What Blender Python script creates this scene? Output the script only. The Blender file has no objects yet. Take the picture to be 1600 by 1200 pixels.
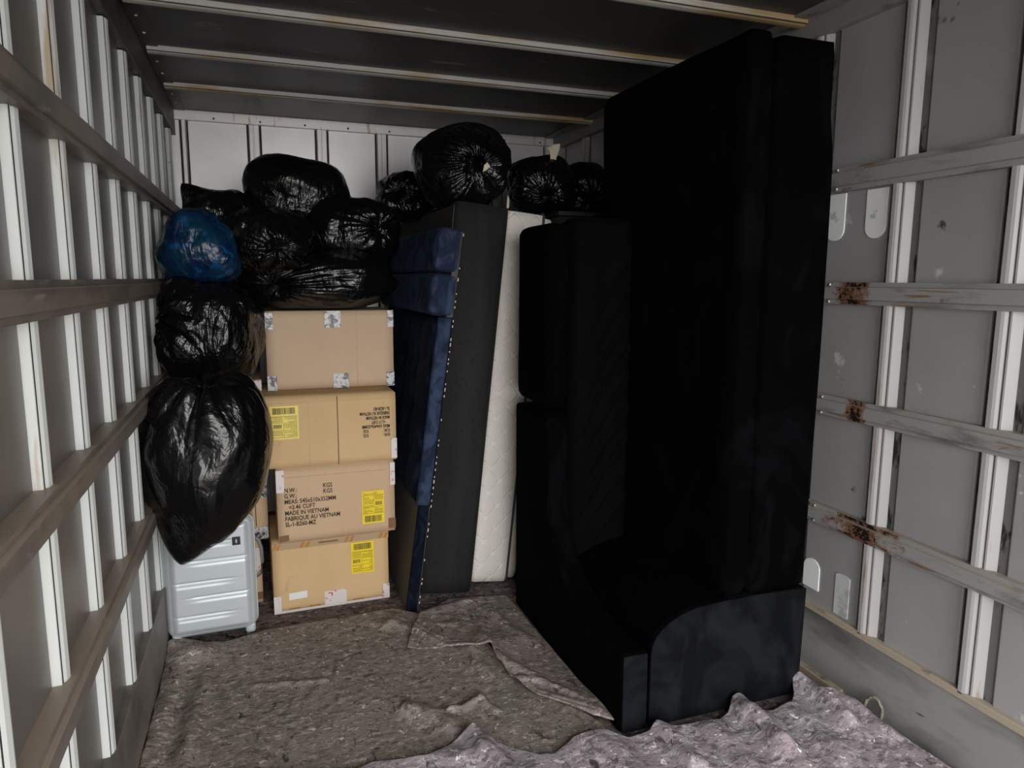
import bpy, bmesh, math, random
import numpy as np
from mathutils import Matrix, Vector

# ------------------------------------------------------------------ camera, light, exposure
scn = bpy.context.scene
COL = scn.collection
EYE = 1.55
CAM_YAW, CAM_PITCH, CAM_ROLL = 0.34364, -0.14703, 0.00475
cam_d = bpy.data.cameras.new('camera')
cam_d.sensor_width = 36.0
cam_d.lens = 1107.2 / 1600 * 36
cam_d.clip_start = 0.02
cam = bpy.data.objects.new('camera', cam_d)
COL.objects.link(cam)
_f = Vector((math.sin(CAM_YAW) * math.cos(CAM_PITCH), math.cos(CAM_YAW) * math.cos(CAM_PITCH), math.sin(CAM_PITCH)))
_r = Vector((math.cos(CAM_YAW), -math.sin(CAM_YAW), 0))
_u = _r.cross(_f)
_c, _s = math.cos(CAM_ROLL), math.sin(CAM_ROLL)
_r2, _u2 = _r * _c + _u * _s, _u * _c - _r * _s
_m = Matrix((_r2, _u2, -_f)).transposed().to_4x4()
_m.translation = Vector((0, 0, EYE))
cam.matrix_world = _m
scn.camera = cam

world = bpy.data.worlds.new('overcast_sky')
scn.world = world
world.use_nodes = True
wn = world.node_tree.nodes['Background']
wn.inputs[0].default_value = (1.0, 0.985, 0.975, 1)
wn.inputs[1].default_value = 4.0

pd = bpy.data.lights.new('rear_opening_portal', 'AREA')
pd.shape = 'RECTANGLE'
pd.size, pd.size_y = 2.6, 2.7
pd.cycles.is_portal = True
portal = bpy.data.objects.new('rear_opening_portal', pd)
COL.objects.link(portal)
portal.location = (0.79, -1.0, 1.26)
portal.rotation_euler = (math.radians(90), 0, 0)

scn.view_settings.view_transform = 'Standard'
scn.view_settings.look = 'None'
scn.view_settings.gamma = 1.0
scn.view_settings.use_curve_mapping = False
scn.view_settings.exposure = 1.05
scn.cycles.use_denoising = True
scn.cycles.max_bounces = 10
scn.cycles.diffuse_bounces = 6

# ------------------------------------------------------------------ materials
def new_mat(name):
    m = bpy.data.materials.new(name)
    m.use_nodes = True
    nt = m.node_tree
    return m, nt, nt.nodes['Principled BSDF']

def noise(nt, scale, detail=4, rough=0.55, dist=0.0, stretch=None, coord='Object'):
    tc = nt.nodes.new('ShaderNodeTexCoord')
    n = nt.nodes.new('ShaderNodeTexNoise')
    n.inputs['Scale'].default_value = scale
    n.inputs['Detail'].default_value = detail
    n.inputs['Roughness'].default_value = rough
    n.inputs['Distortion'].default_value = dist
    mp = nt.nodes.new('ShaderNodeMapping')
    if stretch: mp.inputs['Scale'].default_value = stretch
    nt.links.new(tc.outputs[coord], mp.inputs[0])
    nt.links.new(mp.outputs[0], n.inputs['Vector'])
    return n.outputs[0]

def ramp(nt, src, lo, hi):
    r = nt.nodes.new('ShaderNodeMapRange')
    r.inputs['From Min'].default_value = lo
    r.inputs['From Max'].default_value = hi
    r.clamp = True
    nt.links.new(src, r.inputs[0])
    return r.outputs[0]

def mix(nt, fac, a, b):
    m = nt.nodes.new('ShaderNodeMix')
    m.data_type = 'RGBA'
    if isinstance(fac, float): m.inputs[0].default_value = fac
    else: nt.links.new(fac, m.inputs[0])
    for k, v in ((6, a), (7, b)):
        if isinstance(v, tuple): m.inputs[k].default_value = (*v[:3], 1)
        else: nt.links.new(v, m.inputs[k])
    return m.outputs[2]

def math_n(nt, op, a, b=None):
    m = nt.nodes.new('ShaderNodeMath'); m.operation = op
    for k, v in ((0, a), (1, b)):
        if v is None: continue
        if isinstance(v, (int, float)): m.inputs[k].default_value = v
        else: nt.links.new(v, m.inputs[k])
    return m.outputs[0]

def bump(nt, bsdf, src, strength=0.3, dist=0.01):
    b = nt.nodes.new('ShaderNodeBump')
    b.inputs['Strength'].default_value = strength
    b.inputs['Distance'].default_value = dist
    nt.links.new(src, b.inputs['Height'])
    nt.links.new(b.outputs[0], bsdf.inputs['Normal'])
    return b

def dust(nt, c, col, amount=0.85):
    """settled dust: only on faces that look up"""
    g = nt.nodes.new('ShaderNodeNewGeometry'); sx = nt.nodes.new('ShaderNodeSeparateXYZ')
    nt.links.new(g.outputs['True Normal'], sx.inputs[0])
    return mix(nt, math_n(nt, 'MULTIPLY', ramp(nt, sx.outputs[2], 0.5, 0.9), amount), c, col)

def pmat(name, base, rough=0.6, metal=0.0, layers=(), bmp=None, spec=0.5, sheen=None, dusty=None):
    """layers: (color, scale, lo, hi, stretch, detail)"""
    m, nt, b = new_mat(name)
    c = base
    for L in layers:
        col, sc, lo, hi = L[:4]
        st = L[4] if len(L) > 4 else None
        det = L[5] if len(L) > 5 else 5
        f = ramp(nt, noise(nt, sc, det, 0.6, 0.3, st), lo, hi)
        c = mix(nt, f, c, col)
    if dusty: c = dust(nt, c, dusty)
    if isinstance(c, tuple): b.inputs['Base Color'].default_value = (*c, 1)
    else: nt.links.new(c, b.inputs['Base Color'])
    b.inputs['Roughness'].default_value = rough
    b.inputs['Metallic'].default_value = metal
    b.inputs['Specular IOR Level'].default_value = spec
    if sheen:
        b.inputs['Sheen Weight'].default_value = sheen[0]
        b.inputs['Sheen Roughness'].default_value = sheen[1]
        b.inputs['Sheen Tint'].default_value = (*sheen[2], 1)
    if bmp:
        bump(nt, b, noise(nt, bmp[0], 5, 0.6, 0.2, bmp[3] if len(bmp) > 3 else None), bmp[1], bmp[2])
    return m

RUST = (0.10, 0.035, 0.015)
M = {}
M['rib'] = pmat('rib_light_paint', (0.62, 0.64, 0.62), 0.45, 0, [((0.42, 0.33, 0.22), 3.0, 0.60, 0.72, (6, 6, 0.8)), ((0.05, 0.045, 0.04), 14, 0.70, 0.76)], (20, 0.1, 0.003))
M['rib_right'] = pmat('rib_right_paint', (0.40, 0.39, 0.385), 0.38, 0, [((0.25, 0.15, 0.08), 2.5, 0.60, 0.72, (6, 6, 0.8)), ((0.05, 0.045, 0.04), 14, 0.72, 0.78)], (20, 0.1, 0.003))
M['beam'] = pmat('ceiling_beam_paint', (0.48, 0.47, 0.44), 0.5, 0, [((0.40, 0.28, 0.13), 2.2, 0.50, 0.62, (0.8, 6, 6)), ((0.08, 0.05, 0.03), 9, 0.68, 0.74, (0.6, 4, 4))], (20, 0.1, 0.003))
M['flange'] = pmat('rib_flange_dirty', (0.16, 0.155, 0.15), 0.6, 0, [((0.02, 0.018, 0.016), 7, 0.55, 0.62, (3, 3, 1)), ((0.3, 0.29, 0.28), 5, 0.55, 0.7)], (20, 0.2, 0.003))
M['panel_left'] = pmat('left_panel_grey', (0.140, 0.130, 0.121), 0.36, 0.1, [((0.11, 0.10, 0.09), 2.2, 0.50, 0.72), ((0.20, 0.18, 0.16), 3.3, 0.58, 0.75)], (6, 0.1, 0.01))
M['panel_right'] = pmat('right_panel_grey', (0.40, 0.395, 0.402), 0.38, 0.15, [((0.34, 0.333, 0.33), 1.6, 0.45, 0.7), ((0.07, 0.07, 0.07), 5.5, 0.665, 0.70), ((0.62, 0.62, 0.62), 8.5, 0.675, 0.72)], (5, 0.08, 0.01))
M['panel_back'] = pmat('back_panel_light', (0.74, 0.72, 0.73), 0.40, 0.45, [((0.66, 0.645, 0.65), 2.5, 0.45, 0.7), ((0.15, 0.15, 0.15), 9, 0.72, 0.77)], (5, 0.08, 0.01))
M['rib_back'] = pmat('back_rib_light', (0.72, 0.69, 0.68), 0.42, 0.4, [((0.3, 0.2, 0.12), 3, 0.62, 0.72, (6, 6, 1))])
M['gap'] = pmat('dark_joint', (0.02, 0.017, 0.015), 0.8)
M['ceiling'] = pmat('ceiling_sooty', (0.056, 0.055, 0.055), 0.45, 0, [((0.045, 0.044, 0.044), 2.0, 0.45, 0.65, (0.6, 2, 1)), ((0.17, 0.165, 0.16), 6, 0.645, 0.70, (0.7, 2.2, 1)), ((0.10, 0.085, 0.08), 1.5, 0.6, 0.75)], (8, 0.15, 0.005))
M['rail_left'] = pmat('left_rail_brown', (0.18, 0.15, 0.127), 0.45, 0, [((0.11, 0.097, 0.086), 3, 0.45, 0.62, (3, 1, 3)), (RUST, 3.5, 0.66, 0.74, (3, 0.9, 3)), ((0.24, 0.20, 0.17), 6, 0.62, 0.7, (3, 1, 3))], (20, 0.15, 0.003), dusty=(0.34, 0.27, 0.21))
def rail_right_mat(name, z0, y0, size):
    """grey rail; one rust patch with a shape of its own near (y0, z0)"""
    m, nt, b = new_mat(name)
    c = (0.31, 0.305, 0.30)
    c = mix(nt, ramp(nt, noise(nt, 3.5, 5, 0.6, 0.6, (3, 1, 3)), 0.52, 0.66), c, (0.15, 0.145, 0.14))
    c = mix(nt, ramp(nt, noise(nt, 9, 5, 0.6, 0.6, (3, 1, 3)), 0.66, 0.72), c, (0.035, 0.03, 0.028))
    c = mix(nt, ramp(nt, noise(nt, 4.7, 5, 0.6, 0.2, (3, 0.7, 9)), 0.60, 0.68), c, (0.20, 0.12, 0.07))
    if size:
        tc = nt.nodes.new('ShaderNodeTexCoord'); sx = nt.nodes.new('ShaderNodeSeparateXYZ')
        nt.links.new(tc.outputs['Object'], sx.inputs[0])
        d = math_n(nt, 'ABSOLUTE', math_n(nt, 'SUBTRACT', sx.outputs[1], y0))
        d = math_n(nt, 'ADD', math_n(nt, 'DIVIDE', d, size), math_n(nt, 'MULTIPLY', noise(nt, 26, 5, 0.7, 0.5, (1, 0.7, 1)), 2.6))
        c = mix(nt, ramp(nt, d, 2.05, 1.75), c, (0.20, 0.10, 0.06))
        d2 = math_n(nt, 'ADD', d, math_n(nt, 'MULTIPLY', noise(nt, 70, 4, 0.7, 0, None), 3.2))
        c = mix(nt, ramp(nt, d2, 3.15, 2.95), c, (0.012, 0.009, 0.007))
    c = dust(nt, c, (0.34, 0.29, 0.23), 0.75)
    nt.links.new(c, b.inputs['Base Color'])
    b.inputs['Roughness'].default_value = 0.5
    return m
M['rail_right'] = rail_right_mat('right_rail_grey', 0, 0, 0)
M['ledge'] = pmat('pale_ledge', (0.42, 0.36, 0.28), 0.6, 0, [((0.12, 0.10, 0.08), 5, 0.58, 0.66, (3, 1, 3))])
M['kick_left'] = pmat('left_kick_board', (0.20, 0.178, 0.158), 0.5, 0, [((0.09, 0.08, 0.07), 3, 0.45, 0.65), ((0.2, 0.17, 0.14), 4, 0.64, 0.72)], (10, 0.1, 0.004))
M['kick_right'] = pmat('right_kick_board', (0.30, 0.30, 0.29), 0.55, 0, [((0.13, 0.13, 0.125), 2.5, 0.45, 0.65, (1, 0.7, 2)), ((0.03, 0.03, 0.03), 7, 0.68, 0.73, (1, 0.5, 2))], (10, 0.1, 0.004))
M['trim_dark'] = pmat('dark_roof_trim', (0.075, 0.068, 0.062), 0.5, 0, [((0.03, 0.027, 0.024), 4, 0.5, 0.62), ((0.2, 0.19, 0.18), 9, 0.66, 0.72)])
M['trim_right'] = pmat('right_roof_trim', (0.27, 0.26, 0.25), 0.5, 0, [((0.12, 0.09, 0.07), 4, 0.58, 0.68, (2, 1, 4))])
M['bolt'] = pmat('bolt_steel', (0.55, 0.54, 0.5), 0.35, 0.7)
M['white_plate'] = pmat('white_plate', (0.93, 0.95, 0.95), 0.35, 0, [((0.6, 0.62, 0.62), 12, 0.6, 0.65)])
M['pale_plate'] = pmat('pale_scraped_paint', (0.60, 0.62, 0.62), 0.45, 0, [((0.42, 0.43, 0.43), 14, 0.5, 0.6)])
M['floor'] = pmat('floor_boards_dirty', (0.10, 0.085, 0.07), 0.7, 0, [((0.05, 0.045, 0.04), 6, 0.45, 0.65)], (25, 0.3, 0.003))
M['asphalt'] = pmat('asphalt', (0.22, 0.21, 0.20), 0.9)

def felt(name, base, dark, light, tint, fine=70):
    m, nt, b = new_mat(name)
    c = mix(nt, ramp(nt, noise(nt, 3.0, 4, 0.6, 0.5), 0.4, 0.7), base, tint)
    c = mix(nt, ramp(nt, noise(nt, fine * 0.45, 6, 0.8, 0.25, (0.75, 1.15, 1)), 0.50, 0.58), c, dark)
    c = mix(nt, ramp(nt, noise(nt, fine * 0.5, 6, 0.8, 0.25, (0.75, 1.2, 1)), 0.53, 0.61), c, light)
    c = mix(nt, ramp(nt, noise(nt, fine * 0.45, 3, 0.6, 0.8, (1, 0.5, 1)), 0.63, 0.70), c, tuple(0.5 * x for x in dark))
    c = mix(nt, ramp(nt, noise(nt, fine * 0.6, 2, 0.5, 0.8), 0.68, 0.72), c, tuple(min(1, 1.5 * x) for x in light))
    nt.links.new(c, b.inputs['Base Color'])
    b.inputs['Roughness'].default_value = 0.95
    b.inputs['Specular IOR Level'].default_value = 0.15
    n1 = noise(nt, 45, 6, 0.7, 0.2); n2 = noise(nt, 9, 4, 0.6, 0.3)
    bump(nt, b, math_n(nt, 'ADD', n1, math_n(nt, 'MULTIPLY', n2, 1.2)), 0.5, 0.012)
    return m
M['felt_brown'] = felt('felt_brown_grey', (0.31, 0.27, 0.235), (0.15, 0.125, 0.11), (0.50, 0.45, 0.40), (0.24, 0.215, 0.19))
M['felt_right'] = felt('felt_mauve_brown', (0.34, 0.285, 0.265), (0.15, 0.122, 0.115), (0.56, 0.49, 0.47), (0.26, 0.225, 0.205))
M['felt_dark'] = felt('felt_dark_grey', (0.17, 0.138, 0.130), (0.05, 0.04, 0.04), (0.32, 0.27, 0.26), (0.12, 0.10, 0.095), 55)
M['felt_lavender'] = felt('felt_lavender', (0.40, 0.36, 0.385), (0.17, 0.148, 0.165), (0.68, 0.63, 0.66), (0.36, 0.29, 0.31), 60)
M['rope'] = pmat('rope_fibre', (0.25, 0.23, 0.18), 0.9, 0, [((0.12, 0.11, 0.09), 90, 0.45, 0.6)])

def velvet(name, base, hi, sheen, sc=4.0, lo_hi=(0.48, 0.62), spec=0.12):
    m, nt, b = new_mat(name)
    c = mix(nt, ramp(nt, noise(nt, sc, 3, 0.55, 1.6, (1, 1, 0.6)), *lo_hi), base, hi)
    nt.links.new(c, b.inputs['Base Color'])
    b.inputs['Roughness'].default_value = 0.85
    b.inputs['Specular IOR Level'].default_value = spec
    b.inputs['Sheen Weight'].default_value = sheen[0]
    b.inputs['Sheen Roughness'].default_value = 0.4
    b.inputs['Sheen Tint'].default_value = (*sheen[1], 1)
    bump(nt, b, noise(nt, 16, 4, 0.6, 0.6), 0.12, 0.01)
    return m
M['velvet_black'] = velvet('velvet_black', (0.0010, 0.0010, 0.0012), (0.0026, 0.0027, 0.0034), (0.003, (0.6, 0.7, 1.0)), 4.0, (0.48, 0.62), 0.025)
M['velvet_cushion'] = velvet('velvet_black_stretched', (0.0014, 0.0013, 0.0015), (0.0028, 0.0026, 0.0029), (0.006, (0.8, 0.8, 1.0)), 3.0, (0.4, 0.7), 0.05)
M['velvet_lit'] = velvet('velvet_black_lit', (0.0045, 0.005, 0.0062), (0.011, 0.012, 0.0145), (0.02, (0.7, 0.8, 1.0)), 5.0, (0.42, 0.66), 0.05)  # lit copy of the black velvet: light on the arm's front put into colour
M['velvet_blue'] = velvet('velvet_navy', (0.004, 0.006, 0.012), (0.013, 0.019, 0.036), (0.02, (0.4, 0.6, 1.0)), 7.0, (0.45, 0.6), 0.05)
M['velvet_blue_lit'] = velvet('velvet_navy_lit', (0.015, 0.023, 0.045), (0.038, 0.057, 0.105), (0.03, (0.4, 0.6, 1.0)), 9.0, (0.42, 0.56), 0.05)  # lit copy of the navy velvet, its brighter light painted into the colour
M['lining'] = pmat('grey_lining', (0.075, 0.068, 0.062), 0.85)
M['divan_felt'] = pmat('charcoal_felt', (0.019, 0.0185, 0.0185), 0.95, 0, [((0.026, 0.025, 0.025), 1.5, 0.45, 0.6, (4, 4, 0.4)), ((0.016, 0.015, 0.015), 60, 0.58, 0.66)], (80, 0.3, 0.003), 0.15)
M['divan_side'] = pmat('grey_woven_side', (0.055, 0.050, 0.047), 0.9, 0, [((0.075, 0.07, 0.066), 60, 0.5, 0.62)])
M['piping'] = pmat('grey_piping', (0.05, 0.05, 0.054), 0.8)

def mattress_mat():
    m, nt, b = new_mat('mattress_white_quilted')
    tc = nt.nodes.new('ShaderNodeTexCoord'); sx = nt.nodes.new('ShaderNodeSeparateXYZ')
    nt.links.new(tc.outputs['Object'], sx.inputs[0])
    u = math_n(nt, 'ADD', sx.outputs[0], sx.outputs[1])
    su = math_n(nt, 'SINE', math_n(nt, 'MULTIPLY', u, 2 * math.pi / 0.11))
    sz = math_n(nt, 'SINE', math_n(nt, 'MULTIPLY', sx.outputs[2], 2 * math.pi / 0.125))
    v = math_n(nt, 'ABSOLUTE', math_n(nt, 'ADD', su, sz))
    line = ramp(nt, v, 0.28, 0.05)
    c = mix(nt, line, (0.76, 0.72, 0.66), (0.84, 0.81, 0.76))
    c = mix(nt, ramp(nt, noise(nt, 5, 4, 0.6, 0.4), 0.5, 0.8), c, (0.70, 0.64, 0.57))
    nt.links.new(c, b.inputs['Base Color'])
    b.inputs['Roughness'].default_value = 0.9
    bump(nt, b, math_n(nt, 'MULTIPLY', line, -1.0), 0.5, 0.006)
    return m
M['mattress'] = mattress_mat()
M['card'] = pmat('cardboard_tan', (0.58, 0.40, 0.205), 0.85, 0, [((0.64, 0.45, 0.25), 2.5, 0.4, 0.7), ((0.46, 0.31, 0.16), 7, 0.68, 0.76)], (30, 0.08, 0.003), 0.3)
M['card_pale'] = pmat('cardboard_greyish', (0.54, 0.40, 0.275), 0.85, 0, [((0.60, 0.44, 0.30), 2, 0.4, 0.7)], (30, 0.08, 0.003), 0.3)
M['card_pink'] = pmat('cardboard_rosy', (0.58, 0.41, 0.26), 0.85, 0, [((0.53, 0.37, 0.23), 2, 0.4, 0.7)], (30, 0.08, 0.003), 0.3)
M['crease'] = pmat('cardboard_crease', (0.22, 0.14, 0.075), 0.9)
M['crease_light'] = pmat('cardboard_crease_light', (0.50, 0.38, 0.25), 0.9)
M['ink'] = pmat('black_print', (0.035, 0.022, 0.016), 0.8)
M['ink_label'] = pmat('label_black_print', (0.05, 0.045, 0.01), 0.7)
M['yellow'] = pmat('yellow_label', (0.82, 0.60, 0.008), 0.5)
M['yellow_glossy'] = pmat('yellow_label_pale', (0.78, 0.62, 0.10), 0.35)
M['white_label'] = pmat('white_label', (0.75, 0.73, 0.72), 0.5)
M['tape_black_white'] = pmat('black_white_printed_tape', (0.55, 0.55, 0.56), 0.35, 0, [((0.03, 0.03, 0.04), 34, 0.535, 0.56, None, 1), ((0.25, 0.25, 0.26), 90, 0.5, 0.6)])
M['tape_pink_white'] = pmat('red_white_printed_tape', (0.68, 0.62, 0.60), 0.4, 0, [((0.55, 0.22, 0.25), 40, 0.60, 0.66, None, 3)])
M['red_ink'] = pmat('red_print', (0.5, 0.03, 0.03), 0.6)
M['tape_clear'] = pmat('clear_parcel_tape', (0.42, 0.30, 0.18), 0.2)
M['tape_orange'] = pmat('orange_stripe_print', (0.42, 0.19, 0.03), 0.3)
M['tape_brown'] = pmat('brown_stripe_print', (0.20, 0.10, 0.05), 0.3)
M['case'] = pmat('silver_hard_shell', (0.53, 0.575, 0.60), 0.40, 0.30)
M['case_trim'] = pmat('dark_grey_trim', (0.14, 0.145, 0.15), 0.4)
M['rubber'] = pmat('black_rubber', (0.015, 0.015, 0.016), 0.6)
M['badge'] = pmat('black_badge', (0.008, 0.008, 0.01), 0.35)

def film(name, col, rough, sc=7.0, strength=0.5, mixcol=None):
    m, nt, b = new_mat(name)
    if mixcol:
        c = mix(nt, ramp(nt, noise(nt, 5, 3, 0.6, 1.5), 0.4, 0.6), col, mixcol[0])
        c = mix(nt, ramp(nt, noise(nt, 9, 2, 0.5, 2.0), 0.60, 0.63), c, mixcol[1])
        nt.links.new(c, b.inputs['Base Color'])
    else:
        b.inputs['Base Color'].default_value = (*col, 1)
    b.inputs['Roughness'].default_value = rough
    b.inputs['Specular IOR Level'].default_value = 0.42
    n1 = noise(nt, sc, 4, 0.55, 1.2, (1, 1, 0.5))
    n1 = math_n(nt, 'ABSOLUTE', math_n(nt, 'SUBTRACT', n1, 0.5))
    n2 = noise(nt, sc * 4, 2, 0.5, 1.0)
    n2 = math_n(nt, 'MULTIPLY', math_n(nt, 'ABSOLUTE', math_n(nt, 'SUBTRACT', n2, 0.5)), 0.15)
    tc = nt.nodes.new('ShaderNodeTexCoord'); vo = nt.nodes.new('ShaderNodeTexVoronoi')
    vo.feature = 'F1'; vo.inputs['Scale'].default_value = sc * 1.6
    nt.links.new(tc.outputs['Object'], vo.inputs['Vector'])
    n3 = math_n(nt, 'MULTIPLY', vo.outputs['Distance'], 0.35)
    bump(nt, b, math_n(nt, 'ADD', math_n(nt, 'ADD', n1, n2), n3), strength, 0.035)
    return m
M['film_black'] = film('black_bin_bag_film', (0.0030, 0.0030, 0.0033), 0.20, 7.0, 0.75)
M['film_smooth'] = film('black_bin_bag_film_taut', (0.0033, 0.0033, 0.0036), 0.19, 5.0, 0.55)
M['film_blue'] = film('blue_bag_film', (0.002, 0.013, 0.050), 0.28, 7.0, 0.6, ((0.003, 0.030, 0.060), (0.004, 0.050, 0.14)))
M['cream'] = pmat('cream_scrap', (0.62, 0.52, 0.40), 0.7)
M['dark_box'] = pmat('dark_olive_grey', (0.022, 0.023, 0.021), 0.7)

# ------------------------------------------------------------------ mesh helpers
def obj(name, verts, faces, m, parent=None, smooth=False, bevel=0.0):
    me = bpy.data.meshes.new(name)
    me.from_pydata([tuple(map(float, v)) for v in verts], [], [tuple(f) for f in faces])
    me.materials.append(m)
    if smooth:
        me.polygons.foreach_set('use_smooth', [True] * len(me.polygons))
    me.update()
    o = bpy.data.objects.new(name, me)
    COL.objects.link(o)
    if parent is not None: o.parent = parent
    if bevel:
        b = o.modifiers.new('bevel', 'BEVEL'); b.width = bevel; b.segments = 2
        b.limit_method = 'ANGLE'
    return o

def thing(name, label, cat, loc=(0, 0, 0), rot=(0, 0, 0), group=None):
    o = bpy.data.objects.new(name, None)
    COL.objects.link(o)
    o.location = loc; o.rotation_euler = rot
    o['label'] = label; o['category'] = cat
    if group: o['group'] = group
    return o

def tag(o, label, cat, group=None):
    o['label'] = label; o['category'] = cat
    if group: o['group'] = group
    return o

def structure(o):
    o['kind'] = 'structure'
    return o

BF = [(0, 3, 2, 1), (4, 5, 6, 7), (0, 1, 5, 4), (1, 2, 6, 5), (2, 3, 7, 6), (3, 0, 4, 7)]
def boxvf(x0, x1, y0, y1, z0, z1):
    return [(x0, y0, z0), (x1, y0, z0), (x1, y1, z0), (x0, y1, z0), (x0, y0, z1), (x1, y0, z1), (x1, y1, z1), (x0, y1, z1)]
class MB:
    def __init__(s): s.v = []; s.f = []
    def add(s, v, f):
        n = len(s.v); s.v += list(v); s.f += [tuple(i + n for i in q) for q in f]; return s
    def box(s, *a): return s.add(boxvf(*a), BF)
    def build(s, name, m, parent=None, smooth=False, bevel=0.0): return obj(name, s.v, s.f, m, parent, smooth, bevel)
def box(name, a, m, parent=None, bevel=0.0):
    return MB().box(*a).build(name, m, parent, False, bevel)

def extrude_profile(prof, axis, a, b, place):
    """prof: closed list of (w, d): w along the wall, d out of it. axis run from a to b.
    place(run, w, d) -> xyz"""
    n = len(prof)
    v = [place(a, w, d) for w, d in prof] + [place(b, w, d) for w, d in prof]
    f = [(i, (i + 1) % n, n + (i + 1) % n, n + i) for i in range(n)]
    f += [tuple(range(n))[::-1], tuple(range(n, 2 * n))]
    return v, f

def fix_normals(o):
    bm = bmesh.new(); bm.from_mesh(o.data)
    bmesh.ops.recalc_face_normals(bm, faces=bm.faces[:])
    bm.to_mesh(o.data); bm.free()
    return o

def hat(w, d, groove=True, slope=0.2):
    """hat section w wide, d deep, a shallow groove along the crown"""
    s = d * slope
    p = [(0, 0), (s, d)]
    if groove:
        c = w * 0.45
        p += [(c - 0.004, d), (c - 0.002, d - 0.006), (c + 0.002, d - 0.006), (c + 0.004, d)]
    p += [(w - s, d), (w, 0)]
    return p

def lobed(w, d):
    """pressed section with two lobes: a near one, a groove, a taller far one"""
    return [(0, 0), (0.06 * w, 0.10 * d), (0.34 * w, 0.74 * d), (0.42 * w, 0.76 * d), (0.44 * w, 0.30 * d), (0.50 * w, 0.30 * d), (0.525 * w, 0.70 * d), (0.62 * w, 0.90 * d), (0.74 * w, d), (0.93 * w, d), (0.98 * w, 0.85 * d), (w, 0)]

def step_section(w):
    """upright near side, a narrow notch, then a crowned face"""
    return [(0, 0), (0.001, 0.0185), (0.0035, 0.0195), (0.0045, 0.011), (0.0075, 0.011), (0.0085, 0.0195), (0.018, 0.0250), (0.034, 0.0275), (w - 0.004, 0.0255), (w - 0.001, 0.018), (w, 0)]

def flat(w0, w1, t):
    return [(w0, 0), (w0, t), (w1, t), (w1, 0)]

# ------------------------------------------------------------------ the truck body
XL, XR, YB, YF, H = -0.442, 2.028, 4.75, -1.0, 2.52
floor = structure(box('floor', (XL - 0.02, XR + 0.02, YF, YB + 0.02, -0.06, 0.0), M['floor']))
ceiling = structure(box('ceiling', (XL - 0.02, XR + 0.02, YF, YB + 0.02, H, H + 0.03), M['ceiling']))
wall_left = structure(box('wall_left', (XL - 0.03, XL - 0.004, YF, YB, 0, H), M['gap']))
wall_right = structure(box('wall_right', (XR + 0.004, XR + 0.03, YF, YB, 0, H), M['gap']))
wall_back = structure(box('wall_back', (XL, XR, YB + 0.004, YB + 0.03, 0, H), M['gap']))
ground = structure(box('ground', (-14, 16, -20, 8, -1.0, -0.95), M['asphalt']))

KICK = 0.285
TOP = 2.445
# left wall: vertical hat ribs, sheets between, horizontal load rails
RW = 0.048
TOPL = 2.372
left_y = [1.618 + 0.3612 * k for k in range(-7, 9)]
for k, y0 in enumerate(left_y):
    y1 = left_y[k + 1] if k + 1 < len(left_y) else YB
    v, f = extrude_profile(step_section(RW), 2, KICK, TOPL, lambda r, w, d, y0=y0: (XL + d, y0 + w, r))
    fix_normals(obj('rib', v, f, M['rib'], wall_left))
    box('rib_seam_shade', (XL + 0.0125, XL + 0.0205, y0 + 0.0060, y0 + 0.0090, KICK, TOPL), M['gap'], wall_left)  # dark strip added along the notch gap to deepen its weak shade
    a, b = y0 + RW + 0.006, y1 - 0.006
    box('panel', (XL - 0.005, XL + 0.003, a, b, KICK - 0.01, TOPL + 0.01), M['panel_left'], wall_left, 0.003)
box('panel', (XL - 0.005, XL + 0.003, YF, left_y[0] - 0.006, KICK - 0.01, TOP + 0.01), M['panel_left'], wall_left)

RAILS = [(1.868, 1.950), (1.466, 1.544), (1.050, 1.125), (0.625, 0.700)]
def rail(z0, z1, ya, yb, side, m, parent, dep=0.054):
    w = z1 - z0
    fd = dep - 0.012
    prof = [(0, 0), (0, fd), (w * 0.20, fd), (w * 0.23, dep), (w * 0.77, dep), (w * 0.80, fd), (w, fd), (w, 0)]
    if side == 'left': pl = lambda r, ww, d: (XL + d, r, z0 + ww)
    else: pl = lambda r, ww, d: (XR - d, r, z0 + ww)
    v, f = extrude_profile(prof, 1, ya, yb, pl)
    return fix_normals(obj('rail', v, f, m, parent))
for z0, z1 in RAILS:
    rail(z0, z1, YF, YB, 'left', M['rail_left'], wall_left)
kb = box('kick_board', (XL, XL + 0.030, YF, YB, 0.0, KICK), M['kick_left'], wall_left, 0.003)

# right wall
right_y = [1.785 + 0.395 * k for k in range(-6, 6)] + [4.20, 4.56]
right_y = [y for y in right_y if y < 4.0] + [4.22, 4.60]
RWR = 0.064
for k, y0 in enumerate(right_y):
    y1 = right_y[k + 1] if k + 1 < len(right_y) else YB + 0.03
    v, f = extrude_profile(lobed(RWR + 0.006, 0.030), 2, KICK, TOP, lambda r, w, d, y0=y0: (XR - d, y0 + w, r))
    fix_normals(obj('rib', v, f, M['rib_right'], wall_right))
    fl = MB().box(XR - 0.002, XR + 0.004, y0 - 0.026, y0 + RWR + 0.026, KICK, TOP)
    fl.build('rib_flange', M['flange'], wall_right)
    a, b = y0 + RWR + 0.028, y1 - 0.028
    if b > a: box('panel', (XR - 0.009, XR + 0.005, a, b, KICK - 0.01, TOP + 0.01), M['panel_right'], wall_right, 0.006)
rust = {1: (1.98, 0.11), 2: (1.93, 0.06), 3: (1.87, 0.20)}
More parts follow.
